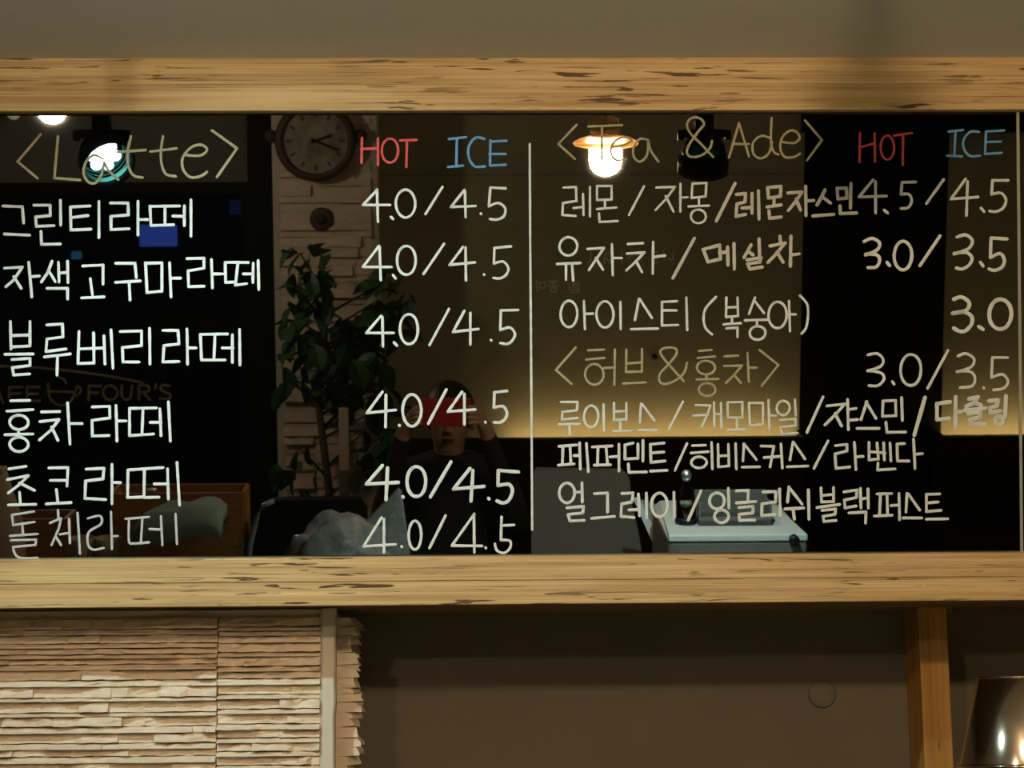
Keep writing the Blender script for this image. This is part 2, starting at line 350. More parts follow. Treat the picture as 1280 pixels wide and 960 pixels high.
word(HP, '312,60 235,165 378,150; 330,75 328,235; 396,226; o460,152,46,80; 632,48 542,218; 710,60 640,158 775,148; 722,70 722,222; 826,210; 935,55 872,62 870,135; ~870,138 915,132 935,165 925,195 900,212 870,212', 400, 475, Q, M_WHITE, 3.7)
word(HP, '312,68 232,160 392,152; 338,80 330,238; 414,224; o482,148,48,75; 655,50 552,225; 750,82 668,185 820,172; 765,92 755,245; 843,232; 992,100 892,92 890,165; ~890,168 945,162 962,195 945,240 915,255 885,245', 400, 565, Q, M_WHITE, 4.4)
word(HP, '308,68 218,212 378,202; 320,75 320,242; 408,212; o475,156,32,72; 628,58 548,220; 772,50 660,208 810,210; 770,50 772,242; 828,218; 908,65 905,180; 905,108 970,105; ~905,180 950,185 950,220 920,245 885,232 875,200', 400, 630, Q, M_WHITE, 3.4)
word(HH, '162,65 72,160 155,235; 222,72 390,66; 290,70 288,240; ~345,175 400,165 438,140 400,125 350,150 335,200 360,240 410,235; ~520,140 480,135 448,175 450,225 480,248 515,215 520,140; ~520,140 535,195 572,248', 680, 140, Q, M_GOLD, 3.0, 'gold handwritten heading word Tea after an angle bracket')
word(HH, '~845,225 790,165 735,110 715,65 735,32 775,30 800,60 770,100 725,165 715,205 740,225 790,215 830,180 840,145', 680, 140, Q, M_GOLD, 3.0, 'gold handwritten ampersand')
word(HH, '925,228 975,55 1025,222; 942,160 1022,160; ~1130,130 1085,120 1045,155 1048,210 1085,232 1125,205 1140,150; ~1138,30 1135,150 1150,200 1172,212;'
     '~1195,150 1250,155 1278,130 1260,98 1225,95 1190,130 1182,185 1205,225 1250,225 1280,208; 1305,42 1390,140 1315,242', 680, 140, Q, M_GOLD, 3.0, 'gold handwritten heading word Ade before an angle bracket')
word(HW, '460,105 458,250; 455,178 530,158; 533,108 535,248; o597,178,34,60; 630,118 720,105; 675,112 674,265', 960, 140, Q, M_RED, 3.0, 'red handwritten word HOT')
word(HW, '902,98 975,90; 938,95 932,222; 895,218 970,222; ~1055,100 1010,100 978,140 980,185 1010,220 1060,218; 1090,98 1085,210; 1090,98 1180,92; 1088,150 1165,148; 1085,210 1168,204', 960, 140, Q, M_BLUE, 3.0, 'blue handwritten word ICE')
word(HW, '98,78 160,75 162,145 95,155 92,215 158,220; 148,180 195,175; 195,110 198,215; 230,75 230,222; 265,70 265,140 338,138 338,70 265,70; 305,140 305,180; 265,185 362,178; 275,208 278,250 368,245; 500,72 425,215;'
     '562,78 655,75 610,135 558,190; 608,120 648,198; 682,60 682,198; 682,128 718,126; 742,58 738,130 808,122 812,55 742,58; 775,130 775,165; 722,172 825,168; o772,222,38,34', 680, 215, Q, M_WHITE, 3.0, 'white handwritten words 레몬 / 자몽')
word(HW, '955,58 862,245; 962,112 1008,108 1005,150 965,160 960,222 1008,212; 990,180 1040,178; 1040,108 1040,205; 1072,95 1075,235; 1118,78 1122,130 1182,122 1185,72 1118,78; 1150,130 1150,165; 1115,175 1185,165; 1125,195 1128,232 1185,225;'
     '1220,105 1290,100 1260,145 1222,192; 1260,135 1282,190; 1308,72 1310,218; 1310,145 1348,142; 1405,90 1385,130 1365,165; 1392,125 1432,155; 1345,220 1448,212; 1465,82 1470,135 1515,130 1512,80 1465,82; 1535,58 1532,180; 1480,170 1482,208 1562,205', 680, 215, Q, M_GREY, 4.2, 'thick grey handwritten word 레몬자스민')
word(HP, '525,40 455,125 592,120; 538,48 538,205; 580,190 598,205; 738,50 670,52 665,110; ~665,112 705,112 718,145 700,178 665,182; 878,38 792,158; 988,35 915,135 1050,125; 998,48 992,218; 1065,180 1080,198; 1200,42 1122,42 1118,110; ~1118,112 1165,105 1190,140 1175,180 1140,198 1108,195', 960, 215, Q, M_WHITE, 3.6)
word(HW, 'o122,92,44,46; 65,180 182,175; 110,180 110,258; 140,178 146,262; 218,105 300,100 262,155 225,210; 260,150 295,208; 340,82 344,235; 344,150 388,150; 420,80 495,76; 415,128 502,122 462,165 412,212; 460,165 490,220; 546,70 544,228; 546,145 605,138', 680, 285, Q, M_WHITE, 3.3, 'white handwritten word 유자차')
word(HW, '752,52 645,250; 795,108 878,85 882,155 820,170 798,112; 878,125 915,120; 918,95 920,185; 950,78 952,205; 1035,85 1000,148; 1020,115 1045,135; 1075,55 1078,140; 1015,160 1085,148 1080,170 1018,180 1030,205 1090,195;'
     '1180,42 1182,65; 1130,90 1205,75 1170,120 1120,172; 1165,120 1195,170; 1235,42 1232,190; 1235,135 1275,130', 680, 285, Q, M_GREY, 4.3, 'thick grey handwritten word 메실차')
word(HP, '~480,68 520,52 558,75 545,110 488,135; ~490,130 545,135 558,165 540,195 500,198; 595,172 608,188; o675,138,44,72; 860,40 760,188; ~945,45 990,35 1022,65 1000,105 930,130; ~930,128 990,122 1020,150 1005,185 970,205 942,200; 1062,172 1075,190; 1195,55 1115,50 1112,145; ~1112,148 1160,128 1182,160 1170,195 1135,212 1105,205', 960, 285, Q, M_WHITE, 4.2)
word(HW, 'o85,130,42,66; 160,65 165,205; 165,130 205,128; o265,132,42,66; 342,70 344,205; 435,55 415,160; 438,55 500,150; 395,206 530,203; 625,66 550,70 550,188 630,185; 550,112 622,112; 672,48 676,210; ~820,45 770,100 758,150 768,200 800,232;'
     '872,48 870,145; 928,48 930,140 872,145; 872,98 928,95; 900,145 900,178; 858,182 945,176; 872,202 928,198 928,245; 1015,48 985,130; 1010,60 1060,125; 965,162 1078,158; 1025,160 1025,190; o1028,225,40,34; o1128,135,46,66; 1185,65 1190,215; 1190,132 1218,132; ~1240,38 1275,80 1280,140 1270,200 1248,228', 690, 360, Q, M_WHITE, 3.2, 'white handwritten words 아이스티 (복숭아)')
word(HP, '~812,75 860,60 905,85 915,115 890,150 805,170; ~805,168 880,160 930,190 930,240 890,285 850,288 812,268; 980,258 1005,275; o1122,175,75,100', 1040, 360, .1875, M_WHITE, 5.0)
word(HH, '158,38 60,150 138,220; 220,52 300,48; 210,98 302,90; o252,172,46,52; 300,140 355,138; 355,48 352,225; 412,48 410,160 490,158 490,45; 412,118 488,112; 395,218 510,212; ~698,205 640,140 590,80 585,50 620,38 660,45 660,75 620,125 580,170 580,210 610,220 660,200 700,165 715,115;'
     '775,55 838,50; 768,90 855,82; o810,138,46,34; 812,172 812,190; 762,198 872,195; o816,248,42,32; 902,82 970,78; 900,130 990,128 955,170 910,215; 952,175 985,215; 1018,65 1025,208; 1022,138 1062,138; 1078,50 1172,125 1088,230', 680, 425, Q, M_GOLD, 3.0, 'gold handwritten heading 허브&홍차 in angle brackets')
word(HP, '~500,75 545,68 575,95 565,130 498,155; ~500,152 565,165 580,195 550,228 505,228; 622,208 630,220; o714,150,52,78; 900,52 798,242; ~950,80 990,68 1030,95 1015,135 945,160; ~945,158 1010,158 1035,190 1020,230 960,238; 1078,238; 1198,88 1122,88 1118,185; ~1118,188 1170,172 1200,205 1180,240 1128,250', 960, 425, Q, M_WHITE, 3.6)
word(HW, '85,70 168,70 165,112 92,120 90,158 168,150; 75,182 178,180; 128,182 130,232; o236,142,36,54; 298,82 300,212; 350,75 350,160 412,158 412,75; 350,118 412,115; 382,160 382,212; 348,216 438,214; 485,78 480,172; 490,80 552,162; 470,212 562,210; 695,68 625,205', 680, 485, Q, M_WHITE, 3.1, 'white handwritten word 루이보스')
word(HW, '758,85 832,88 815,140 790,192; 748,138 820,135; 850,72 852,190; 852,130 885,130; 885,75 888,200; 918,72 920,148 992,148 992,70 918,72; 965,148 965,202; 918,210 1005,206; 1025,75 1030,188 1095,182 1095,75 1025,75; 1122,60 1128,212; 1125,138 1160,138; o1196,100,32,36; 1255,58 1258,138; 1180,160 1258,155 1258,188 1182,195 1190,230 1268,226', 680, 485, Q, M_WHITE, 3.0, 'white handwritten word 캐모마일')
word(HW, '275,45 195,222; 295,90 385,80 340,130 285,185; 335,128 368,190; 398,58 402,208; 400,108 440,102; 402,162 448,158; 495,68 465,158; 490,70 540,152; 445,202 555,202; 575,65 572,142 640,138 638,62 575,65; 668,48 672,162; 590,172 595,222 688,220', 960, 485, Q, M_WHITE, 3.6, 'white handwritten word 쟈스민')
word(HW, '785,48 732,235; 910,70 845,78 845,158 905,152; 938,45 938,198; 938,120 965,118; 1005,55 1050,45 1030,75 990,92; 1030,72 1065,85; 982,112 1088,100; 1000,128 1062,122 1060,145 1010,158 1015,182 1082,180; 1105,65 1150,60 1145,90 1110,100 1112,125 1160,115; 1190,40 1185,145; o1155,162,20,20', 960, 485, Q, M_WHITE, 5.0, 'bold white handwritten word 다즐링')
word(HW, '75,92 162,85; 95,92 92,182; 130,90 135,180; 72,186 150,180; 150,138 180,138; 178,75 182,205; 212,78 222,218; 242,95 340,90; 270,95 268,180; 310,92 318,180; 252,186 332,184; 330,145 375,142; 375,82 375,215; 405,85 405,155 470,152; 405,85 445,75; 470,80 470,152; 495,62 495,165; 422,180 425,222 512,220; 600,75 532,82 535,172 605,165; 535,125 598,120; 532,216 615,212', 680, 535, Q, M_WHITE, 3.6, 'white handwritten word 페퍼민트')
word(HW, '715,78 655,212; 742,88 808,86; 735,125 822,118; o775,172,38,28; 838,72 842,205; 870,82 872,195 925,190 922,82; 872,140 925,138; 958,78 962,205; 1000,78 995,165; 1002,82 1062,158; 990,196 1078,194; 1085,90 1150,92 1130,195; 1100,148 1185,142; 1185,80 1192,200; 1245,70 1230,160; 1248,72 1305,155; 1215,194 1320,190', 680, 535, Q, M_WHITE, 3.3, 'white handwritten word 히비스커스')
word(HW, '460,65 390,202; 498,88 555,82 555,115 495,130 500,202 568,195; 592,72 600,208; 596,145 635,142; 665,72 665,160 712,155 705,75; 665,118 745,125; 738,75 742,160; 770,75 775,165; 710,175 708,210 795,205; 842,78 805,80 808,165 865,165; 888,55 895,202; 892,132 932,128', 920, 535, Q, M_WHITE, 3.5, 'white handwritten word 라벤다')
word(HW, 'o115,105,38,50; 152,102 190,100; 190,55 192,150; 115,180 198,172 195,205 120,212 130,245 200,242; 252,108 318,105 318,200; 238,232 352,222; 390,108 445,105 440,150 388,160 385,222 450,228; 425,190 470,188; 472,110 478,218; 512,105 514,230; o578,165,40,60; 650,102 652,225', 680, 590, Q, M_WHITE, 3.7, 'white handwritten word 얼그레이')
word(HW, '785,95 722,240; o865,145,38,40; 922,82 925,180; o888,222,35,32; 962,95 1022,92 1020,140; 962,155 1058,148; 975,178 1045,172 1045,205 975,212 978,242 1055,240; 1095,100 1160,98 1158,150 1090,160 1088,218 1155,212; 1178,85 1182,218; 1225,75 1218,150; 1228,80 1290,160; 1205,185 1298,180; 1245,182 1252,235; 1322,90 1325,235', 680, 590, Q, M_WHITE, 3.8, 'white handwritten word 잉글리쉬')
word(HW, '425,80 428,150 488,148 488,78; 428,118 488,112; 405,178 518,162; 430,192 498,185 495,212 435,222 440,248 500,242; 540,100 605,90 602,128 542,140 545,180 600,170; 622,82 625,180; 625,135 658,130; 660,85 662,180; 565,205 650,200 648,255; 705,110 778,108; 722,112 718,215; 755,110 758,212; 692,220 780,216; 775,168 815,165; 815,108 818,238; 855,108 850,200; 862,110 918,190; 835,230 928,230; 1018,110 952,112 952,198 1025,192; 952,155 1010,150; 952,236 1058,234', 920, 590, Q, M_WHITE, 3.6, 'white handwritten word 블랙퍼스트')

# ================================================================== BELOW THE BOARD
# ---- column clad in split stone
YCF = W_BOT.y + .15
xt0, xt1 = on_y(401, 800, YCF).x, on_y(419.5, 800, YCF).x
xj = on_y(272.5, 840, YCF).x
zt = zb - .002
column = empty('stone_column', (xt0, YCF, 0), label='pale split stone clad column under the left end of the menu board', cat='column')
def colbox(name, b, m, r=0.0):
    o = box(name, b, m, None, r); o.parent = column; o.matrix_parent_inverse = Matrix.Translation((-xt0, -YCF, 0)); return o
colbox('core', (-1.25, xt1-.004, YCF+.016, YW, 0, zb+.004), M_TRIM)
bm = bmesh.new()                                            # plastered corner bead, slightly wavy
zs = [zb+.004 - i*.03 for i in range(56)]; prev = None
for z in zs:
    if z < 0: z = 0
    j = random.uniform(-.0012, .0012)
    q = [bm.verts.new((x, y, z)) for x, y in ((xt0, YCF+.03), (xt0, YCF-.004), (xt0+.004, YCF-.008), (xt1-.003+j, YCF-.008), (xt1+j, YCF-.004), (xt1+j, YCF+.03))]
    if prev:
        for k in range(6): bm.faces.new((prev[k], prev[(k+1) % 6], q[(k+1) % 6], q[k]))
    else: bm.faces.new(q)
    prev = q
bm.faces.new(prev)
o = link('corner_bead', bm, M_TRIM); o.parent = column; o.matrix_parent_inverse = Matrix.Translation((-xt0, -YCF, 0))
tag(o, 'smooth pale plaster corner bead')
def stone(x0, x1, z0, z1, p, ledge):
    """one split stone: a straight overhanging lower arris, a broken face sloping back to its top"""
    bm = bmesh.new(); n = max(3, min(14, int((x1-x0)/.013))); cols = []
    back = YCF+.018; h = z1-z0; top = random.uniform(.15, .7) if not ledge else random.uniform(.1, .45); bite = random.randint(0, n) if random.random() < .6 else -9
    for i in range(n+1):
        x = x0 + (x1-x0)*i/n + (random.uniform(-.003, .003) if 0 < i < n else 0)
        k = .35 if abs(i-bite) <= 1 else 1.0
        pf = p*k*random.uniform(.9, 1.04)+.0005; tp = pf*min(1, max(.05, top+random.uniform(-.45, .35)))
        md = max(.0003, pf*.5+tp*.5 + random.uniform(-.004, .0035)); zl = z0+random.uniform(0, .0006 if ledge else .002)
        cols.append([bm.verts.new(v) for v in ((x, back, z0), (x, YCF-pf, zl), (x, YCF-pf*.98, z0+h*random.uniform(.22, .36)), (x, YCF-md, z0+h*random.uniform(.5, .8)), (x, YCF-tp, z1-random.uniform(0, .0015)), (x, back, z1))])
    for a, b in zip(cols, cols[1:]):
        for k in range(5): bm.faces.new((a[k], a[k+1], b[k+1], b[k]))
    bm.faces.new(cols[0]); bm.faces.new(cols[-1])
    o = link('stone', bm, M_STONE); o.parent = column; o.matrix_parent_inverse = Matrix.Translation((-xt0, -YCF, 0))
for (xa, xb) in ((-.83, xj-.0008), (xj+.0008, xt0)):
    z = zt - .008; row = 0
    while z > 1.385:
        ledge = row % 2 == 1; row += 1
        h = random.uniform(.006, .011) if ledge else random.uniform(.009, .018); x = xa
        while x < xb-1e-4:
            L_ = random.uniform(.10, .34) if ledge else random.uniform(.035, .12)
            x1 = x+L_ if xb-(x+L_) > .03 else xb
            p = random.uniform(.012, .021) if ledge else random.choice((.001, .003, .006, .011, .017))
            stone(x, x1, z-h, z, p, ledge)
            x = x1
        z -= h
# rough cladding of the column's right side, seen edge-on
z = zt - .006
while z > 1.36:
    h = random.uniform(.007, .019); bm = bmesh.new(); y0 = YCF+.055
    rings = []
    for y in (y0, y0+.03, y0+.07, y0+.11, y0+.15):
        ex = xt1 + random.uniform(.020, .040) + (0.006 if random.random() < .15 else 0)
        rings.append([bm.verts.new(q) for q in ((xt1-.006, y, z-h), (ex, y+random.uniform(-.004, .004), z-h+random.uniform(0, .003)), (ex-random.uniform(0, .006), y, z-h*.4), (ex-random.uniform(.002, .010), y, z), (xt1-.006, y, z))])
    for a, b in zip(rings, rings[1:]):
        for k in range(5): bm.faces.new((a[k], a[(k+1) % 5], b[(k+1) % 5], b[k]))
    bm.faces.new(rings[0]); bm.faces.new(rings[-1])
    o = link('side_stone', bm, M_STONE); o.parent = column; o.matrix_parent_inverse = Matrix.Translation((-xt0, -YCF, 0))
    z -= h
# ---- wooden post under the right end
YP = W_BOT.y + .29
a, b_ = on_y(1147.5, 770, YP).x, on_y(1183.5, 770, YP).x
post = empty('wooden_post', ((a+b_)/2, YP, 0), label='brown square wooden post standing between shelf and underside of menu board', cat='post')
hw = (b_-a)/2
box('shaft', (-hw, hw, 0, YW-YP, 0, zb+.0065), M_POST, post, .0015)
box('cap_block', (-hw-.001, hw+.014, .018, YW-YP, zb-.004, zb+.0065), M_UNDER, post, .001)
# ---- round blank cover on the niche wall
pc = on_y(1027.5, 867.5, YW); rc = 17*(YW)/FPX
tag(lathe('cover_plate', [(rc*.2, 0), (rc*.9, 0), (rc, .002), (rc, .006)][::-1], M_NICHE, None, 28, Matrix.Translation((pc.x, YW-.006, pc.z)) @ Matrix.Rotation(R(-90), 4, 'X')),
    'small round blanking plate painted like the niche wall', 'cover plate')
# ---- steel canister at the lower right, on a shelf just out of sight
YS = W_BOT.y + .12
c_top = on_y(1222, 846, YS); c_bot = on_y(1202, 957, YS); kx = on_y(1276, 900, YS).x
r1, r2 = kx-c_top.x, kx-c_bot.x
shz = c_bot.z-.035
tag(box('shelf_board', (b_+.0025, 1.75, W_BOT.y-.02, YW, shz-.03, shz), M_UNDER, None, .002), 'wooden shelf board fixed beside the wooden post under the menu board', 'shelf')
can = empty('steel_canister', (kx, YS, shz), label='shiny tapered steel canister with a rolled rim on the niche shelf', cat='canister')
hz = c_bot.z-shz; tz = c_top.z-shz
lathe('body', [(r2*.98, 0), (r2*1.0, .004), (r2, hz), (r1, tz-.002), (r1-.003, tz), (.001, tz+.001)], M_STEEL, can, 48, None, True)
torus('rim', r2+.0015, .0035, M_STEEL, can, Matrix.Translation((0, 0, hz)), 48, 10)
torus('top_bead', r1-.0005, .002, M_STEEL, can, Matrix.Translation((0, 0, tz-.002)), 48, 8)

# ================================================================== LAMPS OVER THE COUNTER
def track_lamp(px, py, Y, aim, on, energy, col, label, angle=95, turn=0):
    """black bell spotlight in a yoke on a ceiling stem"""
    c = refl(px, py, Y); s = refl_s(Y)
    t = empty('track_spotlight', (c.x, c.y, ZC), label=label, cat='spotlight', group='black spotlights over the counter')
    dz = c.z-ZC
    lathe('ceiling_rose', [(.035, 0), (.035, -.012), (.013, -.02)], M_BLACK, t, 20)
    tube('stem', [(0, 0, -.015), (0, 0, dz+.044)], .020, M_BLACK, t, 16)
    yk = box('yoke', (-.046, .046, -.012, .012, dz+.030, dz+.048), M_BLACK, t, .003)
    for q in (-1, 1): lathe('yoke_knob', [(.011, -.006), (.011, .006)], M_BLACK, yk, 14, Matrix.Translation((q*.050, 0, dz+.036)) @ Matrix.Rotation(R(90), 4, 'Y'))
    rot = Matrix.Translation((0, 0, dz)) @ Matrix.Rotation(R(turn), 4, 'Z') @ Matrix.Rotation(R(aim), 4, 'X')      # -Z of the head turns towards the board (+Y)
    prof = [(.006, .044), (.022, .041), (.036, .030), (.044, .014), (.0475, -.004), (.048, -.014)]
    lathe('shade', prof + [(r-.002, z-.002) for r, z in prof[::-1]], M_DOME, t, 32, rot, False)
    lathe('rim', [(.048, -.010), (.0545, -.012), (.0545, -.044), (.050, -.044), (.047, -.012)], M_BLACK, t, 32, rot, False)
    lathe('reflector', [(.043, .006), (.0465, -.010), (.0475, -.030)], M_LENS, t, 32, rot, False)
    for k in range(6):
        a = 2*math.pi*k/6; rr = .024
        bm = bmesh.new(); bmesh.ops.create_uvsphere(bm, u_segments=12, v_segments=8, radius=.0118)
        bmesh.ops.transform(bm, matrix=rot @ Matrix.Translation((rr*math.cos(a), rr*math.sin(a), -.008)), verts=bm.verts)
        link('led_bulb', bm, M_LEDBULB if on else M_LENS, t, True)
    if on:
        o = lamp('spot_light_offscreen', 'SPOT', energy, col, t, size=.013, angle=angle, blend=.85)
        o.matrix_local = rot @ Matrix.Translation((0, 0, -.010))
    return t
track_lamp(128, 192, 2.15, 60, True, SPOT_BOARD_W, (.72, 1.0, .93), 'black bell spotlight tilted towards the menu board with lit white bulbs', 86, -30)
track_lamp(880, 190, 1.95, -22, True, SPOT_COUNTER_W, (.72, 1.0, .93), 'black bell spotlight hanging down above the espresso machine', 96)

def pendant(x, y, zbulb, label, sc=1.0):
    t = empty('pendant_lamp', (x, y, ZC), label=label, cat='pendant lamp')
    d = zbulb-ZC
    def P(pr): return [(r*sc, d+z*sc) for r, z in pr]
    tube('cord', [(0, 0, 0), (0, 0, d+.085*sc)], .004, M_BLACK, t, 8)
    lathe('ceiling_cup', [(.035, 0), (.035, -.01), (.01, -.03)], M_BRASS, t, 20)
    lathe('cap', P([(.012, .095), (.034, .090), (.036, .062), (.041, .060), (.041, .048), (.038, .044), (.040, .030)]), M_BRASS, t, 28)
    pr = P([(.040, .046), (.060, .040), (.083, .030), (.086, .024), (.080, .018), (.055, .012), (.040, .010)])
    lathe('shade', pr, M_AMBER, t, 36, None, False)
    lathe('bulb', P([(.036, .020), (.042, .008), (.0425, -.022), (.038, -.040), (.027, -.053), (.012, -.059), (.002, -.060)]), M_BULB, t, 28)
    torus('guard_ring', .0445*sc, .0016, M_BRASS, t, Matrix.Translation((0, 0, d-.012*sc)), 28, 6)
    return t
cb = refl(757, 191, 1.0)
pendant(cb.x, cb.y, cb.z, 'brass pendant lamp with disc shade glowing above the counter beside the hanging spotlight')

for k, (px, py, Y, r, m, en, lb) in enumerate(((65, 137, -1.2, .052, M_GLOBE, 0, 'lit cream glass globe lamp hanging close to the ceiling near the window'),
                                        (17, 141, -2.3, .03, M_GLOBE2, .3, 'small dim glass globe lamp hanging close to the ceiling near the window'))):
    c = refl(px, py, Y)
    t = empty('globe_lamp', (c.x, c.y, ZC), label=lb, cat='globe lamp', group='globe lamps near the window')
    dz = c.z-ZC
    bm = bmesh.new(); bmesh.ops.create_uvsphere(bm, u_segments=24, v_segments=14, radius=r); bmesh.ops.translate(bm, vec=(0, 0, dz), verts=bm.verts)
    link('globe', bm, m, t, True)
    lathe('holder', [(.03, 0), (.03, -.008), (.012, -.02), (.012, min(-.022, dz+r*.9))], M_BLACK, t, 16)

# ================================================================== FAR SIDE OF THE ROOM (seen mirrored in the glass)
def rx(px, py=420, Y=YB): return refl(px, py, Y).x
x_w = rx(322)                       # window | dark jamb
z_l = refl(160, 228, YB).z          # lintel
z_b = refl(820, 548, YB+.19).z      # bench back top
xd0, xd1 = rx(1001), rx(1180)
def room_wall(name, b, m=M_ROOM): return struct(name, b, m)
room_wall('wall_front', (x_w+.02, xd0, YB-.1, YB, 0, ZC))
room_wall('wall_front_right', (xd1, XR, YB-.1, YB, 0, ZC))
room_wall('wall_front_lintel', (XL, x_w+.02, YB-.1, YB, z_l, ZC), M_HEAD)
room_wall('wall_front_sill', (XL, x_w+.02, YB-.1, YB, 0, .35), M_HEAD)
struct('trim_1', (x_w-.02, rx(345), YB-.02, YB+.10, 0, ZC), M_BLACKW)
struct('trim_2', (xd0-.02, XR, YB, YB+.08, refl(1230, 165, YB).z, ZC), M_BLACKW)      # dark header over the door
zg = refl(820, 218, YB).z
struct('trim_3', (rx(473), xd0, YB, YB+.002, zg-.002, zg+.002), M_HEAD)
win = tag(bpy.data.objects.new('window_1', None), kind='structure'); COL.objects.link(win); win.location = (0, 0, 0)
bm = bmesh.new(); add_box(bm, XL, x_w-.02, YB-.055, YB-.047, .35, z_l); link('pane', bm, M_CLEARG, win)
for b in ((XL, x_w-.02, YB-.08, YB-.02, z_l-.05, z_l), (XL, x_w-.02, YB-.08, YB-.02, .35, .41), (x_w-.07, x_w-.02, YB-.08, YB-.02, .41, z_l-.05), (XL, XL+.05, YB-.08, YB-.02, .41, z_l-.05)):
    box('frame_bar', b, M_BLACKW, win)
# lettering on the window, read from the street
def plane_word(name, s, x0, y0, sc, m, wpx, Y, parent):
    bm = bmesh.new(); k = refl_s(Y)
    for g in parse(s, x0, y0, sc):
        pts = [(lambda p: (p.x, p.z))(refl(x, y, Y)) for x, y in g]
        ribbon(bm, pts, wpx*k, lambda a, b, h: Vector((a, Y+h, b)), .0008)
    return link(name, bm, m, parent)
def letters(chunks):
    t = empty('wall_lettering', refl(750, 330, YB))
    for c in chunks:
        o = plane_word('letter', c, 660, 300, .15625, M_PALETXT, 1.8, YB, t); o.matrix_parent_inverse = Matrix.Translation(-t.location)
    return t
c16 = (0, 440, .1875)
plane_word('window_lettering', '~-110,240 -170,235 -200,280 -170,335 -110,330; -60,340 -25,220 20,340; -45,300 5,300; 150,235 62,235 60,320; 60,280 135,275; 262,235 180,235 178,325 265,325; 180,280 250,278;'
           '672,228 595,225 590,320; 592,272 655,272; o735,272,48,48; ~812,225 812,290 840,318 870,300 880,225; 925,318 925,225; ~925,225 985,225 990,260 925,270; 950,270 1000,318; 1040,215 1036,240; ~1130,225 1085,222 1070,245 1100,268 1135,285 1125,312 1065,310', *c16, M_WTEXT, 3.2, YB-.0465, win)
plane_word('window_cup_emblem', '~320,215 330,300 370,345 420,355 470,330 500,270 515,225; 320,262 500,268; ~515,225 540,250 520,285 495,290; ~385,165 430,185 440,210', *c16, M_WTEXT, 2.8, YB-.0465, win)
plane_word('window_arc_emblem', '~-150,100 0,95 250,105 500,130 750,165 950,205', *c16, M_WTEXT, 3.0, YB-.0465, win)
# lettering on the plastered wall
wl = letters('500,90 505,160 480,185|610,185 620,110 650,100; 630,150 660,180|748,80 752,185|790,110 840,108 800,150; 850,120 900,115; o890,160,18,14|1000,100 1040,95 1035,130 1000,130; 990,150 1045,145; 1010,165 1015,185 1045,180|1085,85 1088,160; 1100,125 1080,125; 1120,150 1160,160 1160,100'.split('|'))
tag(wl, 'pale Korean lettering on the plastered wall, upper line', 'lettering')
wl = letters('70,320 72,415; 95,340 95,385 138,382 138,338 95,340|165,330 235,326; 175,345 225,342; 160,370 240,366; 200,355 200,370; o205,398,26,16|300,412|330,350 332,390; 350,345 405,340; o375,368,18,12; 340,398 408,394 405,418 345,418 342,400; 405,335 408,390'.split('|'))
tag(wl, 'pale Korean lettering on the plastered wall, lower line', 'lettering')
cp = refl(818, 446, YB); tag(lathe('wall_hook', [(.014, 0), (.014, .012), (.006, .02), (.001, .022)], M_BLACK, None, 14, Matrix.Translation((cp.x, YB, cp.z)) @ Matrix.Rotation(R(-90), 4, 'X')), 'small round black hook on the plastered wall above the bench', 'hook')
# door of black vertical planks
door = tag(bpy.data.objects.new('door_1', None), kind='structure'); COL.objects.link(door)
n = 7; wdt = (xd1-xd0)/n
box('door_back', (xd0, xd1, YB-.09, YB-.03, 0, ZC), M_BLACKW, door)
for i in range(n): box('plank', (xd0+i*wdt+.002, xd0+(i+1)*wdt-.002, YB-.03, YB-.012, 0, ZC-.1), M_BLACKW, door, .002)
# bench backs with a warm light strip behind the top edge
def bench(xa, xb, m, name_l, x_strip=None):
    t = empty('wall_bench', ((xa+xb)/2, YB, 0), label=name_l, cat='bench', group='black benches along the plastered wall')
    h = (xb-xa)/2
    box('backrest', (-h, h, .13, .19, .40, z_b), m, t, .008)
    box('rear_panel', (-h, h, .0, .13, .0, z_b-.06), m, t)
    box('seat', (-h, h, .13, .60, .36, .46), m, t, .02)
    box('plinth', (-h, h, .13, .55, 0, .36), M_BLACKW, t)
    for q in (-1, 1): box('end_cap', (q*(h-.006)-.006, q*(h-.006)+.006, 0, .13, z_b-.06, z_b), m, t)
    box('light_strip', (-h+.012 if x_strip is None else x_strip-(xa+xb)/2, h-.012, .085, .105, z_b-.06, z_b-.045), M_LEDSTRIP, t)
bench(rx(510), xd0, M_BLACKF, 'long black upholstered wall bench with a warm light strip, left of the plank door', rx(632))
bench(xd1-.035, XR, M_BLACKF, 'black upholstered wall bench with a warm light strip in the corner beside the plank door')
# stone column with clock
YC2 = -2.55
xc0, xc1 = refl(344, 400, YC2).x, refl(473, 300, YC2).x
c2 = empty('stone_column', ((xc0+xc1)/2, YC2, 0), label='pale split stone column by the window, carrying a round clock', cat='column')
hh = (xc1-xc0)/2
box('core', (-hh+.012, hh-.012, YB-YC2+.001, -.015, 0, ZC), M_TRIM, c2)
box('corner_bead', (-hh, -hh+.03, -.06, .006, 0, ZC), M_TRIM, c2, .003)
box('corner_bead', (hh-.03, hh, -.06, .006, 0, ZC), M_TRIM, c2, .003)
z = .5
while z < ZC-.005:
    h = random.choice((.03, .038, .045)); z1 = min(ZC, z+h); x = -hh+.03
    while x < hh-.031:
        x1 = min(hh-.03, x+random.uniform(.09, .26)); p = random.uniform(.0, .035)
        bm = bmesh.new(); q = random.uniform(.2, .8)
        vs = [bm.verts.new(v) for v in ((x, -.02, z), (x1, -.02, z), (x1, p, z), (x, p, z), (x, -.02, z1), (x1, -.02, z1), (x1, p*q, z1), (x, p*q, z1))]
        for f in ((0, 1, 2, 3), (4, 7, 6, 5), (3, 2, 6, 7), (0, 3, 7, 4), (1, 5, 6, 2)): bm.faces.new([vs[i] for i in f])
        link('stone', bm, M_STONE, c2); x = x1
    z = z1
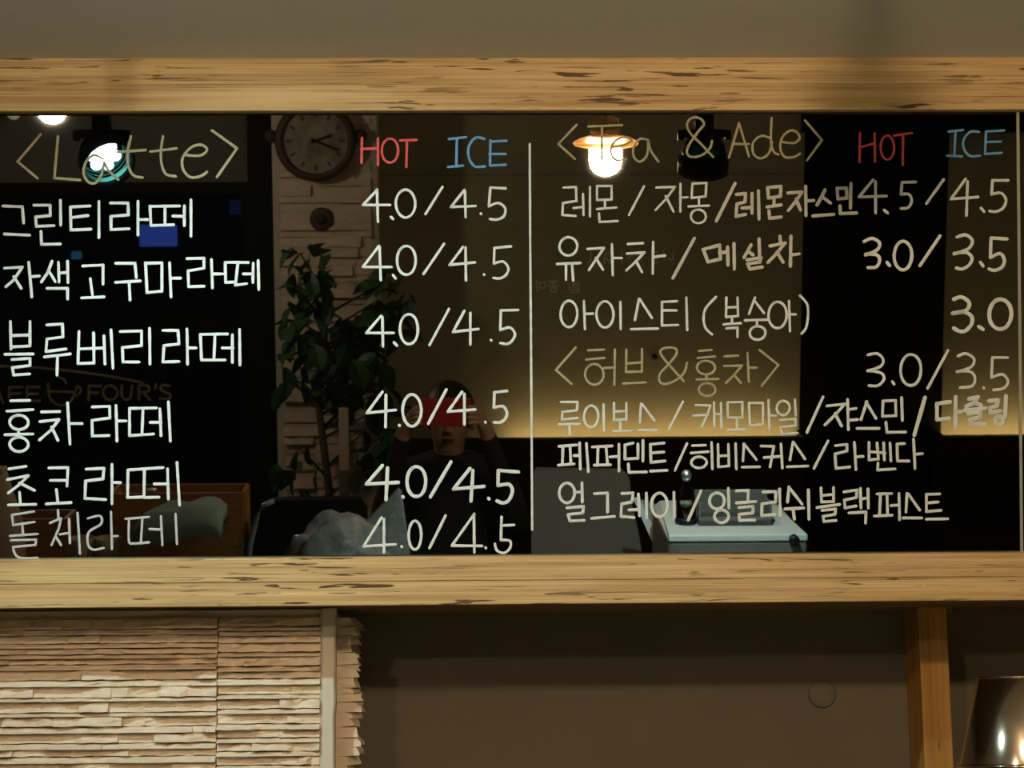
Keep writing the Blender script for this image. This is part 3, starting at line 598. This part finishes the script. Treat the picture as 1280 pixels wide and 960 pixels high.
# clock
cc = refl(395, 176, YC2+.05); rk = 50*refl_s(YC2)
ck = empty('wall_clock', (cc.x, YC2, cc.z), label='round rust brown station clock with pale dial on the stone column', cat='clock')
MY = Matrix.Translation((0, .01, 0)) @ Matrix.Rotation(R(-90), 4, 'X')
lathe('case', [(rk*.55, .0), (rk*.9, .01), (rk, .04), (rk, .075), (rk*.9, .09), (rk*.82, .085), (rk*.80, .07)], M_RUST, ck, 40, MY, False)
dl = lathe('dial', [(.001, .068), (rk*.82, .068)], M_DIAL, ck, 40, MY, False)
for k in range(12):
    a = k*math.pi/6; bm = bmesh.new(); add_box(bm, -.005, .005, .079, .082, rk*.58, rk*.72); bmesh.ops.rotate(bm, cent=(0, 0, 0), matrix=Matrix.Rotation(a, 3, 'Y'), verts=bm.verts); link('hour_mark', bm, M_RUST, dl)
for nm, L_, a in (('hour_hand', .42, 70), ('minute_hand', .6, 112)):
    bm = bmesh.new(); add_box(bm, -.006, .006, .084, .087, -.02, rk*L_); bmesh.ops.rotate(bm, cent=(0, 0, 0), matrix=Matrix.Rotation(R(a), 3, 'Y'), verts=bm.verts); link(nm, bm, M_BLACK, ck)
for q in (-1, 1):
    bm = bmesh.new(); bmesh.ops.create_uvsphere(bm, u_segments=12, v_segments=8, radius=.03); bmesh.ops.translate(bm, vec=(q*(rk+.02), .05, .02), verts=bm.verts); link('side_knob', bm, M_RUST, ck, True)
bm = bmesh.new(); add_box(bm, -.02, .02, -.01, .04, -.03, .03); link('bracket', bm, M_RUST, ck)
cr = refl(402, 274, YC2+.03); rr = 15*refl_s(YC2)
rz_ = empty('wall_rosette', (cr.x, YC2, cr.z), label='small dark round metal rosette on the stone column under the clock', cat='ornament')
lathe('disc', [(rr*.9, 0), (rr, .02), (rr*.8, .03), (rr*.5, .026)], M_RUST, rz_, 24, MY); lathe('boss', [(rr*.45, .02), (rr*.35, .04), (.001, .046)], M_RUST, rz_, 16, MY)
# plant in front of the column
YPL = -2.1
pb = refl(405, 560, YPL)
pl = empty('potted_tree', (pb.x, YPL, 0), label='tall leafy green pot plant in front of the stone column with the clock', cat='plant')
lathe('pot', [(.13, 0), (.19, .34), (.2, .36), (.18, .36), (.17, .33)], M_POT, pl, 28)
lathe('soil', [(.001, .325), (.172, .325)], M_BARK, pl, 24, None, False)
trunk = [(0, 0, .3), (.02, 0, .8), (-.02, .02, 1.2), (.02, 0, 1.55), (.0, 0, 1.85)]
tube('trunk', trunk, [.022, .018, .015, .011, .006], M_BARK, pl)
rnd = random.Random(3)
leaf_me = {}
def leaf_mesh(k):
    bm = bmesh.new(); L_ = .12; W_ = .030+.007*k; n = 6; prev = None
    for i in range(n+1):
        t_ = i/n; wv = W_*math.sin(math.pi*min(1, t_*.97+.02))**.7; dz = -.25*t_*t_*L_
        row = [bm.verts.new((-wv, t_*L_, dz+.012*abs(wv)/W_)), bm.verts.new((0, t_*L_, dz)), bm.verts.new((wv, t_*L_, dz+.012*abs(wv)/W_))]
        if prev: bm.faces.new((prev[0], prev[1], row[1], row[0])); bm.faces.new((prev[1], prev[2], row[2], row[1]))
        prev = row
    bm.verts.ensure_lookup_table()
    me = bpy.data.meshes.new('leaf'); bmesh.ops.recalc_face_normals(bm, faces=bm.faces); bm.to_mesh(me); bm.free(); me.materials.append(M_LEAF); return me
LM = [leaf_mesh(k) for k in range(3)]
spots = [(355+rnd.uniform(0, 130), rnd.uniform(395, 500)) for _ in range(130)] + [(rnd.uniform(362, 420), rnd.uniform(300, 400)) for _ in range(40)] + [(rnd.uniform(470, 512), rnd.uniform(330, 420)) for _ in range(34)] + [(rnd.uniform(345, 400), rnd.uniform(550, 640)) for _ in range(12)] + [(rnd.uniform(440, 500), rnd.uniform(500, 600)) for _ in range(26)]
br = 0
for i, (px, py) in enumerate(spots):
    q = refl(px, py, YPL+rnd.uniform(-.22, .22)) - Vector((pb.x, YPL, 0))
    o = bpy.data.objects.new('leaf', LM[i % 3]); COL.objects.link(o); o.parent = pl; o.location = q
    o.rotation_euler = (rnd.uniform(-1.3, .3), rnd.uniform(-.5, .5), rnd.uniform(0, 6.28)); s_ = rnd.uniform(.7, 1.15); o.scale = (s_, s_, s_)
    if i % 5 == 0:
        zt_ = min(1.8, max(.5, q.z-.15)); tube('branch', [(0, 0, zt_), tuple(q*.6 + Vector((0, 0, zt_))*.4), tuple(q)], [.007, .005, .003], M_BARK, pl, 6)
# slim white stand
ws = refl(430, 510, -1.9)
t = empty('floor_stand', (ws.x, -1.9, 0), label='slim white upright stand with grey lower half beside the pot plant', cat='stand')
zs1 = refl(427, 588, -1.9).z
box('foot', (-.12, .12, -.12, .12, 0, .02), M_DGREY, t, .004); box('lower_post', (-.024, .016, -.015, .015, .02, zs1), M_GREYP, t, .003); box('upper_panel', (-.022, .02, -.018, .018, zs1, ws.z), M_CREAM, t, .004)
# the street beyond the window
def sign(px0, py0, px1, py1, Y, m, label):
    a_, b2 = refl(px0, py1, Y), refl(px1, py0, Y); t = empty('street_sign', ((a_.x+b2.x)/2, Y, 0), label=label, cat='sign'); x_ = (b2.x-a_.x)/2
    box('sign_face', (-x_, x_, -.02, .03, a_.z, b2.z), m, t, .01); box('sign_case', (-x_-.02, x_+.02, -.12, -.021, a_.z-.02, b2.z+.02), M_BLACK, t); box('sign_post', (-.03, .03, -.1, -.04, 0, a_.z-.02), M_BLACK, t)
struct('street_pavement', (-9, 6, -14, YB-.1, -.12, -.02), M_FLOOR)
sign(175, 281, 221, 308, -6.0, M_NEONB, 'blue lit square sign out in the dark street')
sign(90, 314, 102, 324, -8.0, M_NEONC, 'tiny cyan lit sign out in the dark street')
sign(287, 250, 312, 268, -7.5, M_DIMB, 'dim blue lit sign out in the dark street')
sign(118, 369, 128, 374, -8.5, M_DIMB, 'tiny dim blue sign low in the dark street')

# ================================================================== THE COUNTER AND WHAT STANDS ON IT (seen mirrored in the glass)
CT = 1.0
ctr = empty('service_counter', (0, 1.0, 0), label='dark service counter with a pale worktop facing the menu board', cat='counter')
box('worktop', (-2.3, 2.1, -.72, .68, CT-.04, CT), M_UNDER, ctr, .004)
box('carcass', (-2.25, 2.05, -.66, .62, .08, CT-.04), M_BLACKW, ctr); box('plinth', (-2.2, 2.0, -.6, .56, 0, .08), M_BLACK, ctr)
# espresso machine
YE = 1.25
e0, e1 = refl(836, 668, YE), refl(1010, 668, YE); ze = e0.z
em = empty('espresso_machine', ((e0.x+e1.x)/2, YE-.305, CT), label='white enamel topped espresso machine on the service counter', cat='coffee machine')
hx = (e1.x-e0.x)/2; zt_ = ze-CT
box('body', (-hx, hx, 0, .30, .05, zt_-.02), M_GREYP, em, .008)                      # the side that faces the menu board
box('base', (-hx, hx, -.12, .30, .0, .05), M_STEEL, em, .006); box('back', (-hx, hx, -.12, -.0005, .05, zt_-.02), M_GREYP, em, .006)
bm = bmesh.new()
vs = [bm.verts.new(v) for v in ((-hx, .305, zt_-.02), (hx, .305, zt_-.02), (hx, .305, zt_-.002), (-hx, .305, zt_-.002), (-hx, -.12, zt_-.02), (hx, -.12, zt_-.02), (hx-.03, -.12, zt_+.0), (-hx+.02, -.12, zt_+.0))]
for f in ((0, 1, 2, 3), (4, 7, 6, 5), (3, 2, 6, 7), (0, 3, 7, 4), (1, 5, 6, 2), (0, 4, 5, 1)): bm.faces.new([vs[i] for i in f])
bevel(bm, .004); link('top_panel', bm, M_ENAMEL, em)
kb = refl(992, 670, YE); lathe('knob', [(.013, 0), (.013, .02), (.009, .024), (.001, .024)], M_BLACK, em, 18, Matrix.Translation((kb.x-em.location.x, .305, zt_-.014)) @ Matrix.Rotation(R(-90), 4, 'X'))
for q in (-.07, .07):
    gh = lathe('group_head', [(.034, 0), (.034, -.05), (.028, -.055)], M_STEEL, em, 20, Matrix.Translation((q, .36, .28)))
    tube('portafilter_handle', [(q, .36, .225), (q+.01, .50, .215)], [.010, .014], M_BLACK, gh)
box('head_rail', (-hx+.02, hx-.02, .28, .40, .27, .31), M_STEEL, em, .006); box('drip_tray', (-hx+.01, hx-.01, .3, .46, .02, .06), M_STEEL, em, .004)
def zpl(px, py, z):                                       # mirrored pixel -> point at height z
    lo, hi = -3.0, 2.6
    for _ in range(40):
        mid = (lo+hi)/2
        if refl(px, py, mid).z > z: hi = mid
        else: lo = mid
    return refl(px, py, hi)
# things on top of the machine
ta = zpl(874, 657, ze+.002); tb_ = zpl(968, 659, ze+.002)
t = empty('cup_tray', ((ta.x+tb_.x)/2, ta.y-.06, ze), label='dark grey plastic tray on top of the espresso machine', cat='tray')
wx = (tb_.x-ta.x)/2
box('tray_base', (-wx, wx, -.05, .05, 0, .012), M_DGREY, t, .002)
for nm, b in (('tray_side', (-wx, wx, .044, .05, .012, .022)), ('tray_side', (-wx, wx, -.05, -.044, .012, .075)), ('tray_side', (-wx, -wx+.006, -.044, .044, .012, .055)), ('tray_side', (wx-.006, wx, -.044, .044, .012, .055))): box(nm, b, M_GREYP, t, .001)
gb = zpl(859, 657, ze)
t = empty('glass_bottle', (gb.x, gb.y-.03, ze), label='small clear glass bottle with a shiny stopper standing on the espresso machine', cat='bottle')
lathe('bottle_body', [(.001, .001), (.024, .001), (.026, .01), (.026, .06), (.020, .085), (.011, .105), (.010, .118), (.0085, .118), (.009, .104), (.018, .083), (.0235, .06), (.0235, .012), (.001, .006)], M_CLEARG, t, 24, None, False)
lathe('stopper', [(.008, .112), (.012, .12), (.014, .130), (.009, .140), (.001, .142)], mat('bright_steel', (.9, .95, .95), .38, metal=1.0), t, 18)
lathe('bottle_base', [(.027, .0), (.029, .004), (.029, .014), (.0265, .016)], M_BLACK, t, 24, None, False)
lathe('liquid', [(.001, .008), (.0225, .008), (.0225, .045), (.001, .045)], mat('amber_syrup', (.25, .16, .06), .2), t, 20)
# leaning white card beside the machine
qa, qb = refl(793, 622, .73), refl(823, 690, .73)
t = empty('acrylic_card_holder', (qa.x, .73, CT), label='white card leaning in a clear holder left of the espresso machine', cat='card holder')
bm = bmesh.new(); w_ = .024
zq = qa.z-CT; dx = (qb.x-qa.x)/(qa.z-qb.z)*zq
vs = [bm.verts.new(v) for v in ((dx-w_*.2, .07, 0), (dx+w_, .07, 0), (w_*.6, .0, zq), (-w_*.2, .0, zq), (dx-w_*.2, .066, 0), (dx+w_, .066, 0), (w_*.6, -.004, zq), (-w_*.2, -.004, zq))]
for f in ((0, 1, 2, 3), (4, 7, 6, 5), (3, 2, 6, 7), (0, 3, 7, 4), (1, 5, 6, 2), (0, 4, 5, 1)): bm.faces.new([vs[i] for i in f])
link('card', bm, M_ENAMEL, t)
bm = bmesh.new()
vs = [bm.verts.new(v) for v in ((dx+w_, -.005, 0), (dx+.075, -.005, 0), (.075, -.005, zq*.93), (w_*.3, -.005, zq*.99), (dx+w_, -.012, 0), (dx+.075, -.012, 0), (.075, -.012, zq*.93), (w_*.3, -.012, zq*.99))]
for f in ((0, 1, 2, 3), (4, 7, 6, 5), (3, 2, 6, 7), (0, 3, 7, 4), (1, 5, 6, 2), (0, 4, 5, 1)): bm.faces.new([vs[i] for i in f])
link('back_plate', bm, mat('frosted_acrylic', (.30, .36, .36), .4), t); box('foot', (dx-.03, dx+.09, -.05, .075, -.001, .006), M_BLACK, t)
# order terminal: dark grey slab with rounded corner
YT = .45
qa, qb = refl(664, 588, YT), refl(786, 592, YT)
t = empty('order_terminal', ((qa.x+qb.x)/2, YT, CT), label='dark grey order terminal with curved back standing on the service counter', cat='terminal')
zq = qa.z-CT; hx = (qb.x-qa.x)/2
bm = bmesh.new(); pts = [(-hx, .06), (-hx, zq-.01), (-hx+.01, zq), (hx-.01, zq-.006), (hx, zq-.02), (hx+.008, zq*.75), (hx+.03, zq*.5), (hx+.05, .06)]
fr_ = [bm.verts.new((x, .02, z)) for x, z in pts]; bk = [bm.verts.new((x*.94, -.05, z)) for x, z in pts]
bm.faces.new(fr_); bm.faces.new(bk)
for i in range(len(pts)): j = (i+1) % len(pts); bm.faces.new((fr_[i], fr_[j], bk[j], bk[i]))
link('housing', bm, M_GREYP, t); box('stand_foot', (-.1, .1, -.09, .09, 0, .02), M_DGREY, t, .004); box('stand_neck', (-.03, .03, -.03, .0, .02, .10), M_DGREY, t)
# black appliance with pale curved edge, and film bag beside it
YM = .62
qa, qb = refl(312, 690, YM), refl(345, 624, YM); qc = refl(450, 622, YM)
t = empty('monitor', (qb.x, YM, CT), label='black monitor with a pale rounded edge on the service counter', cat='monitor')
zq = qb.z-CT; wr = qc.x-qb.x
bm = bmesh.new(); pts = [(-.085, .08), (-.070, zq*.62), (-.05, zq*.86), (-.03, zq*.96), (0, zq), (wr, zq+.002), (wr+.02, zq-.03), (wr+.02, .08)]
fr_ = [bm.verts.new((x, .02, z)) for x, z in pts]; bk = [bm.verts.new((x, -.03, z)) for x, z in pts]; bm.faces.new(fr_); bm.faces.new(bk)
for i in range(len(pts)): j = (i+1) % len(pts); bm.faces.new((fr_[i], fr_[j], bk[j], bk[i]))
link('housing', bm, M_BLACKW, t)
tube('edge_band', [(x-.004, .022, z) for x, z in pts[:5]], .008, mat('pale_teal_plastic', (.30, .38, .38), .4), t); box('stand', (-.02, .12, -.08, .06, 0, .08), M_DGREY, t, .004)
YG = .92
qa = refl(430, 680, YG); qt = refl(395, 640, YG)
t = empty('film_bag', (qa.x, YG, CT), label='crumpled clear plastic bag of cup lids on the service counter', cat='plastic bag')
bm = bmesh.new(); bmesh.ops.create_icosphere(bm, subdivisions=4, radius=1)
hgt = (qt.z-CT); from mathutils import noise as mn
for v in bm.verts:
    k = 1+.28*mn.noise(v.co*2.6)+.12*mn.noise(v.co*7); v.co = Vector((v.co.x*.15*k, v.co.y*.10*k, (v.co.z*k*.5+.5)*hgt*.92))
mz = min(v.co.z for v in bm.verts)
for v in bm.verts: v.co.z -= mz
link('bag_body', bm, M_BAG, t, True)
q1, q2, q3 = refl(450, 660, YG), refl(502, 612, YG), refl(512, 690, YG)
bm = bmesh.new(); pts = [(q1.x-qa.x, q1.z-CT-.1), (q1.x-qa.x, q1.z-CT), (q2.x-qa.x-.01, q2.z-CT), (q2.x-qa.x, q2.z-CT-.01), (q3.x-qa.x, q3.z-CT), (q3.x-qa.x, .0), (q1.x-qa.x, .0)]
fr_ = [bm.verts.new((x, .0+.01*math.sin(i), z)) for i, (x, z) in enumerate(pts)]; bk = [bm.verts.new((x, -.03, z)) for x, z in pts]; bm.faces.new(fr_); bm.faces.new(bk)
for i in range(len(pts)): j = (i+1) % len(pts); bm.faces.new((fr_[i], fr_[j], bk[j], bk[i]))
link('bag_flap', bm, M_BAG, t)
# wooden crates, folded towel, basket, cup, paper bag
YK = .62
qa, qb = refl(142, 690, YK), refl(304, 615, YK)
t = empty('wooden_crate', ((qa.x+qb.x)/2, YK, CT), label='orange brown wooden crate standing behind the folded teal towel', cat='crate')
hx = (qb.x-qa.x)/2; zq = qb.z-CT
box('front_board', (-hx, hx, .0, .012, 0, zq), M_CRATE, t, .002); box('rear_board', (-hx, hx, -.13, -.118, 0, zq), M_CRATE, t, .002)
for q in (-1, 1): box('side_board', (q*hx-.006, q*hx+.006, -.118, 0, 0, zq), M_CRATE, t, .002)
box('bottom_board', (-hx+.006, hx-.006, -.118, 0, 0, .012), M_CRATE, t)
qc, qd = refl(190, 690, .80), refl(300, 652, .80)
t = empty('black_basket', ((qc.x+qd.x)/2, .80, CT), label='black basket in front of the wooden crate, holding the folded teal towel', cat='basket')
hx2 = (qd.x-qc.x)/2; zb2 = qd.z-CT
box('basket_floor', (-hx2, hx2, -.07, .07, 0, .01), M_BLACK, t)
for b in ((-hx2, hx2, .06, .07, .01, zb2-.115), (-hx2, hx2, -.07, -.06, .01, zb2-.115), (-hx2, -hx2+.01, -.06, .06, .01, zb2-.115), (hx2-.01, hx2, -.06, .06, .01, zb2-.115)): box('basket_side', b, M_BLACKW, t, .002)
bm = bmesh.new(); bmesh.ops.create_grid(bm, x_segments=14, y_segments=8, size=1)
qe, qf = refl(170, 655, .80), refl(280, 626, .80); hx3 = (qf.x-qe.x)/2
for v in bm.verts:
    x, y = v.co.x, v.co.y; v.co = Vector((x*hx3, y*.07, .045+.012*mn.noise(Vector((x*2, y*2, 0)))-.03*(abs(x)**6)-.04*max(0, y)**3 + x*.02))
geo = bmesh.ops.extrude_face_region(bm, geom=list(bm.faces)); bmesh.ops.translate(bm, vec=(0, 0, -.045), verts=[g for g in geo['geom'] if isinstance(g, bmesh.types.BMVert)])
tw = link('folded_towel', bm, M_TOWEL, None, True); tw.location = ((qe.x+qf.x)/2, .80, CT+zb2); tag(tw, 'folded teal towel laid on the black basket', 'towel')
qs = refl(190, 612, YK)
t = empty('small_dish', (qs.x, YK+.006, CT+zq), label='tiny white ceramic dish on the rim of the wooden crate', cat='dish')
lathe('dish_bowl', [(.006, 0), (.014, .006), (.016, .012), (.014, .012), (.001, .004)], M_ENAMEL, t, 20); lathe('dish_foot', [(.008, -.001), (.008, .002)], M_ENAMEL, t, 16)
qa = refl(35, 645, YK)
t = empty('wooden_crate', (qa.x, YK+.03, CT), label='low reddish brown wooden crate between the cream paper sack and the cups', cat='crate')
zq2 = qa.z-CT
box('front_board', (-.08, .12, .0, .012, 0, zq2), M_CRATE, t, .002); box('rear_board', (-.08, .12, -.12, -.108, 0, zq2), M_CRATE, t, .002); box('side_board', (-.08, -.068, -.108, 0, 0, zq2), M_CRATE, t); box('side_board', (.108, .12, -.108, 0, 0, zq2), M_CRATE, t); box('bottom_board', (-.068, .108, -.108, 0, 0, .012), M_CRATE, t)
for px, lb in ((102, 'cream ceramic coffee cup next to the low wooden crate'), (135, 'cream ceramic coffee cup next to the tall wooden crate')):
    qa = refl(px, 672, .80); t = empty('coffee_cup', (qa.x, .80, CT), label=lb, cat='cup', group='cream cups on the counter', rz=-1.57); zc_ = qa.z-CT
    lathe('cup_body', [(.02, 0), (.024, .005), (.036, zc_*.8), (.038, zc_), (.034, zc_), (.03, .02), (.001, .014)], M_CREAM, t, 24)
    tube('handle', [(.034, 0, zc_*.85), (.058, 0, zc_*.75), (.056, 0, zc_*.5), (.032, 0, zc_*.4)], .005, M_CREAM, t)
qa = refl(-6, 588, .7)
t = empty('paper_sack', (qa.x, .72, CT), label='cream paper sack standing at the end of the counter beside a low crate', cat='sack')
bm = bmesh.new(); hs = qa.z-CT; rows = []
for i in range(9):
    f = i/8; s_ = (1-.55*max(0, f-.6)/.4)*.07; rows.append([bm.verts.new((s_*1.0*sx*(1+.05*mn.noise(Vector((sx*3, sy*3, f*5)))), s_*.8*sy, f*hs)) for sx, sy in ((-1, -1), (0, -1.1), (1, -1), (1.1, 0), (1, 1), (0, 1.1), (-1, 1), (-1.1, 0))])
for a_, b2 in zip(rows, rows[1:]):
    for k in range(8): bm.faces.new((a_[k], a_[(k+1) % 8], b2[(k+1) % 8], b2[k]))
bm.faces.new(rows[0]); bm.faces.new(rows[-1]); link('sack_body', bm, M_CREAM, t, True)
box('sack_fold', (-.033, .033, -.03, .03, hs-.004, hs+.012), M_CREAM, t, .004)

# ================================================================== THE PHOTOGRAPHER (mirrored in the glass)
PX = -.055
ph = empty('smartphone', (0, -.014, 1.5), label='smartphone in a red case held sideways in both hands', cat='phone')
bm = bmesh.new(); add_box(bm, -.150, .020, -.010, -.0005, -.062, .030); bevel(bm, .0035, 2); link('case', bm, M_PHONE, ph)
box('screen', (-.145, .015, -.0112, -.0100, -.057, .025), M_DGREY, ph)
lathe('lens_ring', [(.009, 0), (.009, .0025), (.007, .0025)], M_BLACK, ph, 20, Matrix.Translation((0, -.0005, 0)) @ Matrix.Rotation(R(-90), 4, 'X')); lathe('lens_ring', [(.009, 0), (.009, .0025), (.007, .0025)], M_BLACK, ph, 20, Matrix.Translation((0, -.0005, -.022)) @ Matrix.Rotation(R(-90), 4, 'X'))
person = empty('person', (PX, -.33, 0), label='person in dark clothes with black hair holding up a red phone', cat='person')
V = []; E_ = []; RD = []; KIND = []
def zsq(z): return .8+(z-.8)*.895
def jt(co, r, par=None, kind='top'):
    co = Vector(co)
    if co.y < .25 and co.z > .8: co.z = zsq(co.z)
    V.append(co); RD.append(r if isinstance(r, tuple) else (r, r)); KIND.append(kind)
    if par is not None: E_.append((par, len(V)-1))
    return len(V)-1
def jtr(co, r, par=None, kind='top'):
    i_ = jt((co.x, .26, co.z), r, par, kind); V[i_] = Vector(co); return i_
pel = jt((0, -.03, .86), (.15, .105), None, 'leg'); wst = jt((0, -.03, 1.0), (.135, .095), pel); ch = jt((0, -.03, 1.16), (.155, .105), wst); sh0 = jt((0, -.035, 1.27), (.125, .08), ch)
nk = jt((0, -.02, 1.345), .05, sh0, 'skin'); hd0 = jt((0, .0, 1.40), .058, nk, 'skin'); hd = jt((0, .0, 1.47), (.076, .092), hd0, 'skin'); hd2 = jt((0, -.008, 1.535), (.070, .085), hd, 'skin'); jt((0, -.01, 1.575), .045, hd2, 'skin')
for s in (-1, 1):
    shd = jt((s*.165, -.035, 1.27), .058, sh0); up_ = jt((s*.215, .03, 1.16), .048, shd); el = jt((s*.235, .10, 1.07), .042, up_)
    hx_ = (-.150 if s < 0 else .020) - PX                 # phone end, in body coordinates
    wr_ = Vector((hx_+s*.045, .275, 1.425)); mid = Vector((s*.235, .10, zsq(1.07))).lerp(wr_, .5)
    el_v = None; fo = jtr(mid, .037, el); wr1 = jtr(Vector((s*.235, .10, zsq(1.07))).lerp(wr_, .86), .031, fo); wr = jt(wr_, .025, wr1, 'skin')
    pm = jt((hx_+s*.030, .295, 1.455), (.030, .018), wr, 'skin')
    for k, (dz, L_) in enumerate(((.050, .9), (.030, 1.0), (.010, .92), (-.010, .75))):
        f1 = jt((hx_+s*.022, .312, 1.455+dz*.55), .0095, pm, 'skin'); f2 = jt((hx_+s*.008, .330+.002*k, 1.462+dz*.8), .0085, f1, 'skin'); f3 = jt((hx_-s*.018*L_, .333, 1.462+dz*.85), .0075, f2, 'skin')
    t1 = jt((hx_+s*.018, .285, 1.475), .0115, pm, 'skin'); t2 = jt((hx_-s*.004, .290, 1.490), .010, t1, 'skin'); jt((hx_-s*.020, .293, 1.497), .0085, t2, 'skin')
    hp = jt((s*.085, -.03, .80), .085, pel, 'leg'); kn = jt((s*.095, -.01, .46), .058, hp, 'leg'); an = jt((s*.10, -.04, .10), .042, kn, 'leg'); ft = jt((s*.11, .03, .045), (.045, .04), an, 'shoe'); jt((s*.12, .13, .035), (.042, .030), ft, 'shoe')
me = bpy.data.meshes.new('body'); me.from_pydata([tuple(v) for v in V], E_, []); body = bpy.data.objects.new('body', me); COL.objects.link(body); body.parent = person
md = body.modifiers.new('skin', 'SKIN'); md.use_smooth_shade = True
for i, sv in enumerate(me.skin_vertices[0].data): sv.radius = RD[i]; sv.use_root = (i == 0)
body.modifiers.new('sub', 'SUBSURF').levels = 2; body.modifiers['sub'].render_levels = 2
dg = bpy.context.evaluated_depsgraph_get(); ev = body.evaluated_get(dg); me2 = bpy.data.meshes.new_from_object(ev); body.modifiers.clear(); body.data = me2
me2.materials.clear()
for m_ in (M_JACKET, M_SKIN, M_TROUS, M_BLACKF): me2.materials.append(m_)
KI = {'top': 0, 'skin': 1, 'leg': 2, 'shoe': 3}
for p in me2.polygons:
    c_ = Vector(p.center); best = min(range(len(V)), key=lambda i: (V[i]-c_).length - .6*max(RD[i])); p.material_index = KI[KIND[best]]; p.use_smooth = True
# hair, face
bm = bmesh.new(); bmesh.ops.create_icosphere(bm, subdivisions=3, radius=1)
for v in bm.verts: v.co = Vector((v.co.x*.088, v.co.y*.103-.022, zsq(1.515)+v.co.z*.100)) if True else v.co
bmesh.ops.delete(bm, geom=[v for v in bm.verts if v.co.y > .035 and v.co.z < zsq(1.555) or v.co.z < zsq(1.43)], context='VERTS')
link('hair', bm, M_HAIR, person, True)
for s in (-1, 1):
    bm = bmesh.new(); bmesh.ops.create_uvsphere(bm, u_segments=12, v_segments=8, radius=.012); bmesh.ops.translate(bm, vec=(s*.030, .079, zsq(1.49)), verts=bm.verts); ey = link('eye', bm, M_ENAMEL, person, True)
    bm = bmesh.new(); bmesh.ops.create_uvsphere(bm, u_segments=10, v_segments=6, radius=.006); bmesh.ops.translate(bm, vec=(s*.030, .0875, zsq(1.49)), verts=bm.verts); link('pupil', bm, M_HAIR, ey, True)
    bm = bmesh.new(); bmesh.ops.create_uvsphere(bm, u_segments=10, v_segments=8, radius=1); bmesh.ops.transform(bm, matrix=Matrix.Translation((s*.078, -.005, zsq(1.47))) @ Matrix.Diagonal((.010, .018, .030, 1)), verts=bm.verts); link('ear', bm, M_SKIN, person, True)
bm = bmesh.new(); add_lathe(bm, [(.004, .03), (.008, .01), (.015, -.012), (.010, -.018)], 12); bmesh.ops.translate(bm, vec=(0, .088, zsq(1.468)), verts=bm.verts); link('nose', bm, M_SKIN, person, True)
bm = bmesh.new(); bmesh.ops.create_uvsphere(bm, u_segments=12, v_segments=6, radius=1); bmesh.ops.transform(bm, matrix=Matrix.Translation((0, .078, zsq(1.425))) @ Matrix.Diagonal((.024, .010, .007, 1)), verts=bm.verts); link('mouth', bm, mat('lips', (.40, .16, .13), .5), person, True)
